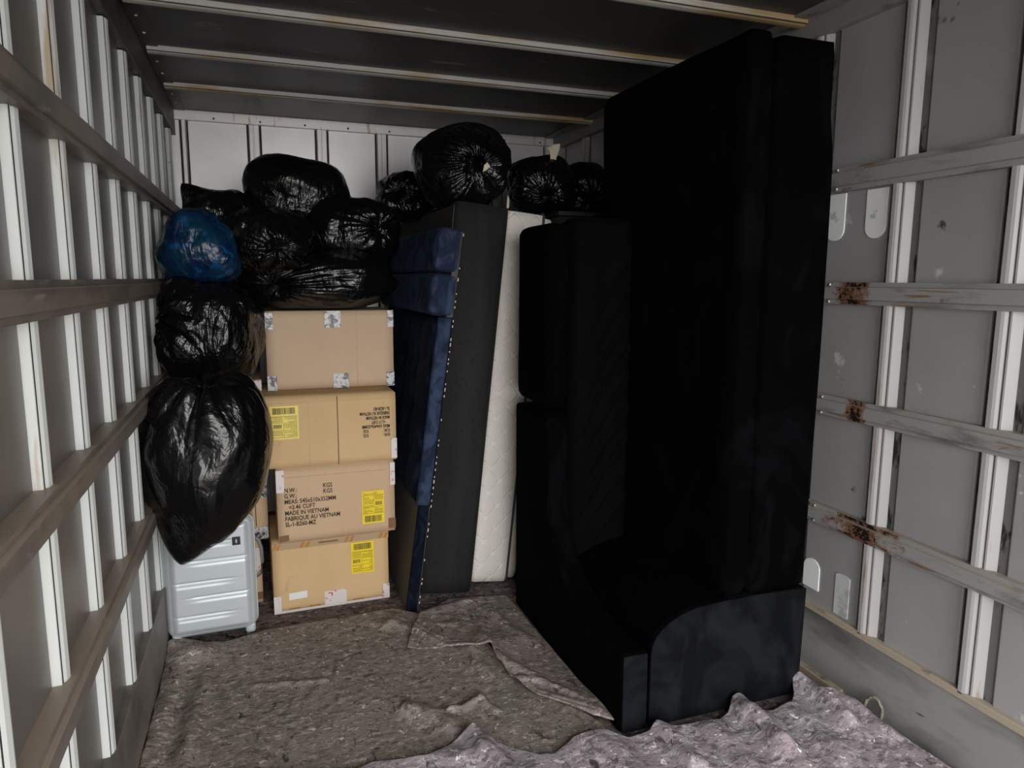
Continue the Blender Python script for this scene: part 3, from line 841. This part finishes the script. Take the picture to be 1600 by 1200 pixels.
# third box up
t, w, d, h = carton('third box up in the four-box stack, with a pale yellow label and upside-down print', -0.032, 0.588, 3.255, 3.76, 0.704, 1.026, M['card'], 0.0)
ship_label(t, d, -w + 0.060, h - 0.188, 0.122, 0.150, True, M['yellow_glossy'], 7)
face_piece('flap_seam', t, d, 0.040, 0.045, 0.0, h - 0.004, M['crease'], 0.0048)
face_piece('flap_seam', t, d, -0.085, -0.0835, 0.0, h - 0.03, M['crease_light'], 0.0046)
face_piece('box_crease', t, d, -w + 0.01, w - 0.03, h - 0.026, h - 0.0245, M['crease_light'], 0.0048)
text_piece('printed_text', t, d, [(0, 'N.W.:', 0), (0.100, 'KGS', 0), (0, 'G.W.:', 1), (0.100, 'KGS', 1), (0, 'MEAS: 624x450x320MM', 2), (0.02, '=3.17 CUFT', 3), (0, 'MADE IN VIETNAM', 4), (0, 'FABRIQUE AU VIETNAM', 5), (0, 'SL-1-B230-BD', 6)], w - 0.030, 0.132, 0.0215, 0.60, None, True, step=0.0205)
face_piece('corner_tape', t, d, w - 0.026, w + 0.001, 0.010, 0.105, M['tape_pink_white'])
face_piece('corner_tape', t, d, -w, -w + 0.022, h - 0.030, h - 0.004, M['tape_pink_white'], 0.0056)

# top box
t, w, d, h = carton('plain top box of the four-box stack, black and white tape at its corners', 0.028, 0.618, 3.450, 3.95, 1.030, 1.397, M['card_pale'], 0.0)
for u0, u1, v0, v1 in ((-w, -w + 0.034, h - 0.082, h - 0.006), (-0.030, 0.045, h - 0.078, h), (w - 0.028, w, h - 0.080, h), (-w, -w + 0.042, 0.0, 0.068), (0.004, 0.076, 0.0, 0.070), (w - 0.038, w, 0.0, 0.068)):
    face_piece('printed_tape', t, d, u0, u1, v0, v1, M['tape_black_white'], 0.0056, skew=random.Random(int(u0 * 999)).uniform(-0.002, 0.002))
face_piece('flap_seam', t, d, 0.118, 0.1195, 0.0, h, M['crease_light'], 0.0046)

# boxes behind the suitcase
t, w, d, h = carton('tan box on the floor behind the silver suitcase, brown striped tape at its corner', -0.385, -0.036, 3.420, 3.90, BX, 0.310, M['card_pink'])
face_piece('corner_tape', t, d, w - 0.045, w, h - 0.13, h - 0.02, M['tape_pink_white'])
face_piece('corner_tape', t, d, w - 0.045, w, 0.02, 0.055, M['tape_brown'])
t, w, d, h = carton('brown box with black line print half hidden above the silver suitcase', -0.385, 0.002, 3.450, 3.93, 0.314, 0.660, M['card_pink'])
face_piece('corner_tape', t, d, w - 0.085, w, 0.0, 0.058, M['tape_black_white'], 0.0062, skew=0.01)
face_piece('corner_tape', t, d, w - 0.075, w + 0.001, h - 0.155, h - 0.075, M['tape_black_white'], 0.0062, skew=0.02)
mb = MB()
for k, (u0, u1, v0, v1) in enumerate(((-0.18, -0.09, 0.15, 0.153), (-0.18, -0.09, 0.19, 0.193), (-0.10, -0.097, 0.07, 0.26), (-0.055, -0.052, 0.07, 0.26), (-0.18, -0.10, 0.10, 0.103), (-0.18, -0.10, 0.23, 0.233), (-0.15, -0.147, 0.10, 0.23))):
    mb.box(w + u0, w + u1, -d - 0.0062, -d - 0.0056, v0, v1)
mb.build('line_print', M['ink'], t)
t, w, d, h = carton('dark shadowed box high behind the large drooping bag, white tape on its corner', -0.385, 0.000, 3.47, 3.95, 0.664, 1.075, M['card_pink'])
face_piece('corner_tape', t, d, w - 0.055, w + 0.001, h - 0.055, h - 0.004, M['tape_pink_white'], 0.006, skew=0.012)

# dark box behind the sofa
db = thing('storage_box', 'dark grey flat-sided box wedged behind the upright black sofa under two bags', 'box', (1.74, 3.85, 0.002))
sbox('box_body', (-0.22, 0.22), (-0.33, 0.33), (0, 1.88), M['dark_box'], db, 0.01, (4, 4, 6))
box('box_lid', (-0.225, 0.225, -0.335, 0.335, 1.8805, 1.905), M['dark_box'], db, 0.004)

# ------------------------------------------------------------------ suitcase
case = thing('suitcase', 'silver hard-shell cabin suitcase with ribbed front standing by the left wall', 'suitcase', (-0.237, 3.17, 0.012), (math.radians(-1.0), 0, math.radians(1.5)))
CW, CD, CH0, CH1 = 0.176, 0.115, 0.045, 0.550
def shell_disp(p, nn):
    x, z = p[:, 0], p[:, 2]
    out = np.zeros_like(p)
    f = np.clip(-nn[:, 1], 0, 1) ** 2
    g = np.zeros(len(p))
    for zc, half in ((0.115, 0), (0.140, 1), (0.155, 0), (0.0, 0)): pass
    Z = lambda a: a
    hgt = CH1 - CH0
    # paired shallow ridges: left group and right group alternate up the face
    for zz, side in ((0.455, -1), (0.380, 1), (0.290, -1), (0.225, 1), (0.145, -1), (0.070, 1)):
        if side < 0: m = 1 / (1 + np.exp((x - 0.065) * 70))
        else: m = 1 / (1 + np.exp((-x - 0.065) * 70)) * np.clip((0.155 - x) * 80, 0, 1)
        g -= 0.0060 * np.exp(-((z - zz) / 0.0026) ** 2) * m
        s1 = 1 / (1 + np.exp(-(z - zz + 0.020) * 700)); s2 = 1 / (1 + np.exp((z - zz) * 700))
        g -= 0.0022 * s1 * s2 * m * np.clip(np.where(side < 0, (x + 0.15) * 30, 1), 0, 1)
    edge = np.clip((np.minimum(CW - 0.02 - np.abs(x), np.minimum(z - CH0 - 0.02, CH1 - 0.02 - z))) / 0.02, 0, 1)
    out[:, 1] = -f * (g * edge + 0.010 * edge)
    return out
def rbox_case(name, y0, y1, disp=None, n=(60, 6, 170), r=0.045, inset=0.0, m=None):
    # rounded in the XZ outline, softer at the face
    c = np.array([0, (y0 + y1) / 2, (CH0 + CH1) / 2]); hx, hz = CW - inset, (CH1 - CH0) / 2 - inset; hy = (y1 - y0) / 2
    P, F = soft_box((2 * hx, 2 * hy, 2 * hz), np.array([r, min(hy * 0.98, 0.03), r]), n, None)
    P = P + c
    return P, F
P, F = rbox_case('x', -CD, -0.008)
nn = np.zeros_like(P); nn[:, 1] = np.where(P[:, 1] < -CD + 0.004, -1, 0)
P = P + shell_disp(P, nn)
fs = obj('front_shell', P, F, M['case'], case, True)
P, F = rbox_case('x', 0.008, CD, n=(20, 6, 30)); obj('back_shell', P, F, M['case'], case, True)
P, F = rbox_case('x', -0.009, 0.009, n=(24, 2, 30), inset=0.003); obj('zip_band', P, F, M['rubber'], case, True)
# raised rim round the front shell
loop = []
for cx, cz, a0 in ((-1, -1, math.pi), (1, -1, 1.5 * math.pi), (1, 1, 0), (-1, 1, 0.5 * math.pi)):
    for tt in np.linspace(0, 1, 8):
        a = a0 + math.pi / 2 * tt
        loop.append((cx * (CW - 0.047) + 0.047 * math.cos(a), -CD + 0.042, (CH0 + CH1) / 2 + cz * ((CH1 - CH0) / 2 - 0.047) + 0.047 * math.sin(a)))
v, f = tube(loop, 0.0045, 8, True); obj('shell_rim', v, f, M['case'], case, True)
box('badge', (0.090, 0.122, -CD - 0.013, -CD - 0.008, 0.430, 0.466), M['badge'], case, 0.003)
face = box('badge_mark', (0.103, 0.109, -CD - 0.0145, -CD - 0.0125, 0.440, 0.456), M['case'], case, 0.001)
v, f = tube([(CW - 0.004, -0.03, 0.24), (CW + 0.022, -0.03, 0.26), (CW + 0.030, -0.03, 0.31), (CW + 0.028, -0.03, 0.37), (CW + 0.018, -0.03, 0.41), (CW - 0.004, -0.03, 0.43)], 0.008, 10)
obj('side_handle', v, f, M['case_trim'], case, True)
v, f = tube([(-0.05, 0.0, CH1 - 0.004), (-0.045, 0.0, CH1 + 0.018), (0.045, 0.0, CH1 + 0.018), (0.05, 0.0, CH1 - 0.004)], 0.008, 10)
obj('top_handle', v, f, M['case_trim'], case, True)
for sx in (-1, 1):
    for sy in (-1, 1):
        x, y = sx * (CW - 0.040), sy * (CD - 0.035)
        hs = sbox('wheel_housing', (x - 0.026 if sx < 0 else x - 0.012, x + 0.012 if sx < 0 else x + 0.030), (y - 0.022, y + 0.022), (0.024, 0.072), M['case'], case, 0.012, (6, 6, 6))
        ring = []; ff = []; n = 18
        for k in range(n):
            a = 2 * math.pi * k / n
            for xx, rr in ((x - 0.010, 0.016), (x - 0.008, 0.0195), (x + 0.008, 0.0195), (x + 0.010, 0.016)):
                ring.append((xx, y + rr * math.cos(a), 0.020 + rr * math.sin(a)))
        for k in range(n):
            q = (k + 1) % n
            for j in range(3): ff.append((k * 4 + j, k * 4 + j + 1, q * 4 + j + 1, q * 4 + j))
        ff.append(tuple(k * 4 for k in range(n))); ff.append(tuple(k * 4 + 3 for k in range(n))[::-1])
        fix_normals(obj('wheel', ring, ff, M['rubber'], hs, False))

# ------------------------------------------------------------------ bags
B = M['film_black']; BS = M['film_smooth']
bag('bin_bag', 'large drooping black bag with a pointed tip hanging over the silver suitcase', (-0.205, 2.86, 0.895), (0.232, 0.215, 0.285), BS,
    knot=(0.05, -0.35, 1), horns=[((-0.14, -0.02, -0.44), 0.66, 0.40), ((0.30, 0, -0.05), 0.10, 0.6), ((-0.2, 0, 0.22), 0.10, 0.5), ((0.2, 0, 0.26), 0.12, 0.5), ((0.26, -0.05, -0.40), -0.13, 0.45), ((-0.30, -0.05, -0.26), -0.08, 0.35)], pleats=16, pleat_amp=0.10, crum=0.035, freq=6, seed=3, power=2.4, neck=0.0, fine=0.006, res=(220, 150), clampx=-0.432)
bag('bin_bag', 'wide black bag sagging under the blue bag at the left wall', (-0.205, 3.38, 1.33), (0.215, 0.22, 0.250), B,
    knot=(-0.9, -0.6, 0.2), horns=[((0.3, -0.1, -0.3), 0.15, 0.5)], pleats=18, pleat_amp=0.09, crum=0.06, freq=8, seed=11, power=2.6, neck=0.1, res=(200, 130), flat_z=-0.235, clampx=-0.425)
bag('blue_bag', 'translucent blue plastic bag at the left of the bag pile', (-0.228, 3.36, 1.680), (0.150, 0.16, 0.160), M['film_blue'],
    knot=(0.6, -0.2, 0.9), horns=[((0.20, 0, -0.13), 0.30, 0.5), ((-0.15, 0, -0.14), 0.12, 0.5)], pleats=10, pleat_amp=0.05, crum=0.06, freq=7, seed=21, power=2.3, group=None, res=(160, 110), clampx=-0.425)
bag('bin_bag', 'black bag with a pointed corner sticking up behind the blue bag', (-0.12, 3.70, 1.80), (0.19, 0.18, 0.155), B,
    knot=(0.5, -0.5, 0.5), horns=[((-0.20, 0, 0.24), 0.62, 0.30)], pleats=10, crum=0.05, freq=6, seed=31, power=2.2)
bag('bin_bag', 'big boxy black bag on top of the left bag pile', (0.21, 3.80, 1.955), (0.262, 0.22, 0.185), B,
    knot=(0.5, -0.6, -0.5), horns=[((-0.10, 0, 0.20), 0.06, 0.4)], pleats=12, crum=0.05, freq=5.5, seed=44, power=3.0, pleat_amp=0.05, res=(180, 120))
bag('bin_bag', 'shiny puckered black bag directly right of the blue bag', (0.035, 3.44, 1.720), (0.215, 0.19, 0.150), B,
    knot=(0.35, -1.0, -0.35), horns=[((-0.25, -0.05, 0.05), 0.20, 0.45)], pleats=16, pleat_amp=0.10, crum=0.05, freq=8, seed=52, power=2.1, neck=0.05, res=(200, 130))
bag('bin_bag', 'wide flattened black bag lying on the top cardboard box', (0.30, 3.62, 1.535), (0.335, 0.27, 0.150), BS,
    knot=(-0.75, -0.75, -0.12), horns=[((-0.34, -0.1, 0.0), 0.26, 0.40), ((0.33, -0.1, -0.02), 0.14, 0.35)], pleats=14, pleat_amp=0.07, crum=0.045, freq=6, seed=66, power=2.5, flat_z=-0.125, res=(220, 140))
bag('bin_bag', 'dark black bag between the boxy top bag and the blue headboard', (0.45, 3.68, 1.785), (0.245, 0.21, 0.180), B,
    knot=(0.6, -0.8, 0.1), pleats=16, pleat_amp=0.08, crum=0.06, freq=8, seed=73, power=2.3, neck=0.05)
bag('bin_bag', 'small crumpled black bag half hidden left of the big round bag', (0.815, 4.04, 1.99), (0.185, 0.19, 0.16), B,
    knot=(-0.5, -0.8, 0.2), pleats=14, pleat_amp=0.08, crum=0.07, freq=9, seed=84, flat_z=-0.12)
b10 = bag('bin_bag', 'big round knotted black bag on top of the charcoal bed base', (0.965, 3.46, 2.085), (0.240, 0.24, 0.225), B,
    knot=(0.12, -0.95, -0.05), pleats=26, pleat_amp=0.10, crum=0.02, freq=6, seed=91, neck=0.22, fine=0.012, flat_z=-0.195, res=(280, 170))
bag('bin_bag', 'creased black bag with a cream scrap on top beside the big round bag', (1.465, 3.64, 2.05), (0.195, 0.19, 0.155), B,
    knot=(-0.1, -0.9, -0.6), pleats=22, pleat_amp=0.10, crum=0.05, freq=8, seed=101, power=2.3, flat_z=-0.150, res=(200, 130))
bag('bin_bag', 'small black bag squeezed against the upright sofa at far right', (1.80, 3.83, 2.06), (0.19, 0.19, 0.165), B,
    knot=(-0.1, -0.8, -0.5), pleats=16, pleat_amp=0.08, crum=0.06, freq=8, seed=111, flat_z=-0.145)

def scrap(name, label, pts, thick, m, cat='paper scrap'):
    """torn flat scrap: outline in XZ with its own bent depth and thickness"""
    k = len(pts); c = pts[0]
    v = [(x - c[0], y - c[1], z - c[2]) for x, y, z in pts] + [(x - c[0], y - c[1] + thick, z - c[2]) for x, y, z in pts]
    f = [tuple(range(k)), tuple(range(k, 2 * k))[::-1]] + [(i, k + i, k + (i + 1) % k, (i + 1) % k) for i in range(k)]
    o = fix_normals(obj(name, v, f, m)); o.location = c
    return tag(o, label, cat)
scrap('cardboard_scrap', 'torn cream cardboard scrap sticking up from the creased black bag', [(1.455, 3.50, 2.135), (1.485, 3.50, 2.135), (1.490, 3.50, 2.170), (1.510, 3.50, 2.215), (1.506, 3.49, 2.240), (1.475, 3.49, 2.236), (1.432, 3.48, 2.214), (1.450, 3.49, 2.195), (1.458, 3.50, 2.165)], 0.004, M['cream'])
scrap('tape_scrap', 'small cream tape scrap at the knot of the big round bag', [(1.000, 3.205, 2.035), (1.022, 3.20, 2.048), (1.032, 3.198, 2.062), (1.020, 3.20, 2.078), (1.006, 3.20, 2.066)], 0.003, M['cream'], 'tape scrap')
scrap('tape_scrap', 'thin cream tape strip hanging below the right of the big round bag', [(1.150, 3.30, 1.885), (1.162, 3.30, 1.890), (1.166, 3.31, 1.935), (1.158, 3.31, 1.950), (1.154, 3.31, 1.92)], 0.003, M['cream'], 'tape scrap')
scrap('yellow_tag', 'small yellow plastic tag caught beside the left wall under the drooping bag', [(-0.385, 2.76, 0.795), (-0.345, 2.76, 0.765), (-0.338, 2.76, 0.780), (-0.372, 2.755, 0.812)], 0.003, M['yellow'], 'tag')

# ------------------------------------------------------------------ moving blankets
def smooth_noise(X, Y, seed, fr, n=7):
    rng = np.random.RandomState(seed); out = np.zeros_like(X)
    for k in range(n):
        a = rng.rand() * 6.28; q = fr * (0.5 + 1.5 * rng.rand())
        out += np.sin((X * math.cos(a) + Y * math.sin(a)) * q + rng.rand() * 6.28 + 0.8 * np.sin((X * math.sin(a) - Y * math.cos(a)) * q * 0.7)) / n
    return out
def seg_ridge(X, Y, pts, w, h, asym=1.0):
    """a fold along a polyline: gaussian across, fading at its ends"""
    X, Y = X + 0.014 * smooth_noise(X, Y, 7, 12), Y + 0.014 * smooth_noise(X, Y, 8, 12)
    out = np.zeros_like(X); best = np.full(X.shape, 9.0); tt = np.zeros_like(X)
    L = len(pts) - 1
    for k in range(L):
        a, b = np.array(pts[k]), np.array(pts[k + 1]); ab = b - a
        t = np.clip(((X - a[0]) * ab[0] + (Y - a[1]) * ab[1]) / (ab @ ab), 0, 1)
        d = np.hypot(X - a[0] - t * ab[0], Y - a[1] - t * ab[1])
        m = d < best; best = np.where(m, d, best); tt = np.where(m, (k + t) / L, tt)
    wob = 0.72 + 0.22 * np.sin(tt * 9 + pts[0][0] * 20) * np.sin(X * 23 + Y * 17)
    return 0.75 * h * np.exp(-np.abs(best / (1.35 * w)) ** 2.2) * wob * np.clip(np.sin(math.pi * np.clip(tt, 0.04, 0.96)) * 2.2, 0, 1)
def poly_dist(X, Y, pts):
    best = np.full(X.shape, 9.0)
    for k in range(len(pts) - 1):
        a, b = np.array(pts[k]), np.array(pts[k + 1]); ab = b - a
        t = np.clip(((X - a[0]) * ab[0] + (Y - a[1]) * ab[1]) / (ab @ ab), 0, 1)
        best = np.minimum(best, np.hypot(X - a[0] - t * ab[0], Y - a[1] - t * ab[1]))
    return best
def resample(poly, n):
    p = np.array(poly, float); s = np.r_[0, np.cumsum(np.hypot(*np.diff(p, axis=0).T))]
    t = np.linspace(0, s[-1], n); return np.stack([np.interp(t, s, p[:, 0]), np.interp(t, s, p[:, 1])], 1)
def blanket(label, near, far, left, right, nu, nv, m, height, thick=0.007, seed=1, edge=0.006):
    N, Fa, Le, Ri = resample(near, nu), resample(far, nu), resample(left, nv), resample(right, nv)
    u = np.linspace(0, 1, nu)[None, :, None]; v = np.linspace(0, 1, nv)[:, None, None]
    G = (1 - v) * N[None] + v * Fa[None] + (1 - u) * Le[:, None] + u * Ri[:, None] - ((1 - u) * (1 - v) * N[0] + u * (1 - v) * N[-1] + (1 - u) * v * Fa[0] + u * v * Fa[-1])
    X, Y = G[..., 0], G[..., 1]
    X = X + edge * smooth_noise(Y, X, seed + 3, 25); Y = Y + edge * smooth_noise(X, Y, seed + 4, 25)
    Z = height(X, Y)
    V = np.stack([X, Y, Z], -1).reshape(-1, 3)
    F = [(j * nu + i, j * nu + i + 1, (j + 1) * nu + i + 1, (j + 1) * nu + i) for j in range(nv - 1) for i in range(nu - 1)]
    c = np.array([X.mean(), Y.mean(), 0.0])
    o = obj('moving_blanket', V - c, F, m, None, True); o.location = c
    sd = o.modifiers.new('thickness', 'SOLIDIFY'); sd.thickness = thick; sd.offset = -1
    return tag(o, label, 'blanket', 'felt moving blankets on the truck floor')

# back blanket, under the boxes, mattress and bed base
blanket('dark grey felt blanket at the back under the boxes and mattress', [(-0.42, 3.02), (1.2, 2.72)], [(-0.42, 4.3), (1.2, 4.3)], [(-0.42, 3.02), (-0.42, 4.3)], [(1.2, 2.72), (1.2, 4.3)], 110, 80, M['felt_dark'],
    lambda X, Y: 0.0095 + 0.0015 * smooth_noise(X, Y, 4, 18) + np.where(Y < 3.14, 0.004 * np.abs(smooth_noise(X, Y, 5, 30)), 0), seed=9)
blanket('flattened dark felt blanket trapped under the upright black sofa', [(1.02, 1.66), (1.93, 1.66)], [(1.02, 3.07), (1.93, 3.07)], [(1.02, 1.66), (1.02, 3.07)], [(1.93, 1.66), (1.93, 3.07)], 90, 120, M['felt_dark'],
    lambda X, Y: 0.0095 + 0.001 * smooth_noise(X, Y, 44, 18) + np.where(Y < 1.955, 0.006 * np.abs(smooth_noise(X, Y, 45, 60)), 0), seed=59)
# right blanket, beside the sofa
def hB(X, Y):
    z = 0.022 + 0.004 * smooth_noise(X, Y, 14, 14)
    d = poly_dist(X, Y, [(0.56, 2.92), (0.69, 2.66), (0.84, 2.60), (0.83, 2.49), (0.85, 2.38), (0.90, 2.23), (0.95, 2.17), (1.06, 2.06)])
    z += 0.030 * np.exp(-(d / 0.16) ** 2) + 0.006 * np.exp(-((d - 0.012) / 0.016) ** 2)
    z += seg_ridge(X, Y, [(0.90, 2.95), (0.84, 2.70), (0.86, 2.45), (0.98, 2.25)], 0.020, 0.030)
    z += seg_ridge(X, Y, [(0.80, 2.35), (0.95, 2.30), (1.05, 2.12)], 0.014, 0.018)
    z += seg_ridge(X, Y, [(0.95, 3.02), (1.0, 2.75), (1.05, 2.55)], 0.018, 0.018)
    z += seg_ridge(X, Y, [(0.62, 3.00), (0.78, 3.06), (0.95, 3.10)], 0.022, 0.022)
    return z
blanket('mauve-brown felt blanket between the grey-brown blanket and the black sofa', [(1.04, 2.04), (1.11, 2.00)], [(0.64, 3.02), (0.80, 3.14), (1.085, 3.10)], [(1.04, 2.04), (0.95, 2.16), (0.90, 2.22), (0.85, 2.37), (0.83, 2.48), (0.84, 2.60), (0.76, 2.64), (0.68, 2.66), (0.56, 2.70), (0.52, 2.73), (0.64, 3.02)], [(1.11, 2.00), (1.085, 3.10)], 130, 220, M['felt_right'], hB, seed=19)
# main blanket
def hA(X, Y):
    z = 0.030 + 0.005 * smooth_noise(X, Y, 24, 9) + 0.002 * smooth_noise(X, Y, 25, 26)
    z += seg_ridge(X, Y, [(-0.41, 3.10), (-0.34, 2.98), (-0.22, 2.96)], 0.05, 0.060)
    z += seg_ridge(X, Y, [(-0.36, 3.0), (-0.37, 2.7), (-0.40, 2.4), (-0.41, 2.1)], 0.030, 0.035)
    z += seg_ridge(X, Y, [(-0.24, 2.95), (-0.27, 2.6), (-0.28, 2.3), (-0.27, 2.0)], 0.022, 0.022)
    z -= seg_ridge(X, Y, [(-0.32, 2.9), (-0.33, 2.6), (-0.34, 2.2)], 0.016, 0.012)
    z += seg_ridge(X, Y, [(-0.12, 2.66), (0.08, 2.62), (0.20, 2.60)], 0.014, 0.014)
    z += seg_ridge(X, Y, [(0.40, 3.02), (0.55, 2.93), (0.70, 2.88), (0.80, 2.84)], 0.030, 0.022)
    z += seg_ridge(X, Y, [(0.55, 3.08), (0.52, 2.98), (0.44, 2.92)], 0.018, 0.020)
    z += seg_ridge(X, Y, [(0.80, 2.80), (0.76, 2.55), (0.80, 2.30)], 0.022, 0.030)
    z += seg_ridge(X, Y, [(0.40, 2.34), (0.48, 2.28), (0.60, 2.12)], 0.034, 0.040)
    z += seg_ridge(X, Y, [(0.56, 2.26), (0.62, 2.25), (0.72, 2.30)], 0.012, 0.030)
    z += seg_ridge(X, Y, [(0.70, 2.34), (0.71, 2.26), (0.74, 2.20)], 0.010, 0.026)
    return z
blanket('large grey-brown felt blanket spread in front of the suitcase and boxes', [(-0.41, 1.55), (0.98, 1.55)], [(-0.41, 3.10), (-0.20, 3.045), (0.0, 3.10), (0.35, 3.10), (0.52, 3.12), (0.60, 3.06), (0.70, 2.98), (0.84, 2.86)],
    [(-0.41, 1.55), (-0.41, 3.10)], [(0.98, 1.55), (1.06, 2.02), (1.0, 2.20), (0.90, 2.45), (0.86, 2.60), (0.84, 2.86)], 230, 260, M['felt_brown'], hA, seed=29, thick=0.008)
# near blanket
def hD(X, Y):
    z = 0.048 + 0.006 * smooth_noise(X, Y, 34, 9) + 0.0015 * smooth_noise(X, Y, 35, 30)
    z += seg_ridge(X, Y, [(0.62, 2.16), (0.63, 1.98), (0.70, 1.75)], 0.030, 0.055)
    z += seg_ridge(X, Y, [(1.56, 2.02), (1.55, 1.85), (1.54, 1.60)], 0.032, 0.085)
    z += seg_ridge(X, Y, [(1.215, 1.99), (1.22, 1.85), (1.24, 1.65)], 0.025, 0.050)
    z += seg_ridge(X, Y, [(0.96, 2.02), (1.0, 1.85), (1.05, 1.6)], 0.050, 0.040)
    z += seg_ridge(X, Y, [(0.30, 2.12), (0.45, 2.02), (0.60, 1.98)], 0.030, 0.022)
    z += seg_ridge(X, Y, [(1.84, 2.06), (1.86, 1.88), (1.84, 1.65)], 0.026, 0.080)
    z += seg_ridge(X, Y, [(1.92, 1.95), (1.93, 1.80), (1.92, 1.55)], 0.024, 0.060)
    z += seg_ridge(X, Y, [(1.72, 1.90), (1.72, 1.75), (1.66, 1.5)], 0.030, 0.035)
    z += seg_ridge(X, Y, [(1.38, 1.90), (1.39, 1.75), (1.36, 1.5)], 0.030, 0.030)
    return z
blanket('crumpled lavender-grey felt blanket nearest the camera in front of the sofa', [(-0.20, 1.15), (1.97, 1.15)],
    [(-0.14, 2.17), (0.06, 2.09), (0.23, 2.045), (0.275, 2.06), (0.436, 2.022), (0.519, 2.05), (0.575, 2.09), (0.62, 2.11), (0.64, 2.07), (0.66, 2.045), (0.712, 1.975), (0.78, 1.91), (0.83, 1.90), (0.88, 1.925), (0.92, 1.95), (1.04, 1.945), (1.095, 1.895), (1.18, 1.90), (1.217, 1.925), (1.26, 1.905), (1.37, 1.89), (1.44, 1.88), (1.49, 1.90), (1.535, 1.94), (1.575, 1.935), (1.60, 1.88), (1.65, 1.862), (1.735, 1.868), (1.79, 1.92), (1.83, 1.975), (1.85, 1.96), (1.88, 1.89), (1.92, 1.86)],
    [(-0.20, 1.15), (-0.14, 2.17)], [(1.985, 1.15), (1.975, 1.5), (1.95, 1.7), (1.92, 1.86)], 430, 190, M['felt_lavender'], hD, seed=39, thick=0.009)

# rope loop at the right wall
pts = []
for t in np.linspace(0, 1, 22):
    a = -0.55 * math.pi + t * 2.1 * math.pi * 0.98
    pts.append((1.975 + 0.010 * math.sin(5 * t), 1.735 - 0.030 * math.cos(a) , 0.056 + 0.046 * math.sin(a)))
pts = [(1.96, 1.70, 0.010)] + pts[:-1] + [(1.965, 1.78, 0.006)]
v, f = tube([(x - 1.965, y - 1.74, z - 0.004) for x, y, z in pts], 0.006, 8)
o = obj('rope', v, f, M['rope'], None, True); o.location = (1.965, 1.74, 0.004)
tag(o, 'loop of pale rope standing on the floor by the right kick board', 'rope')
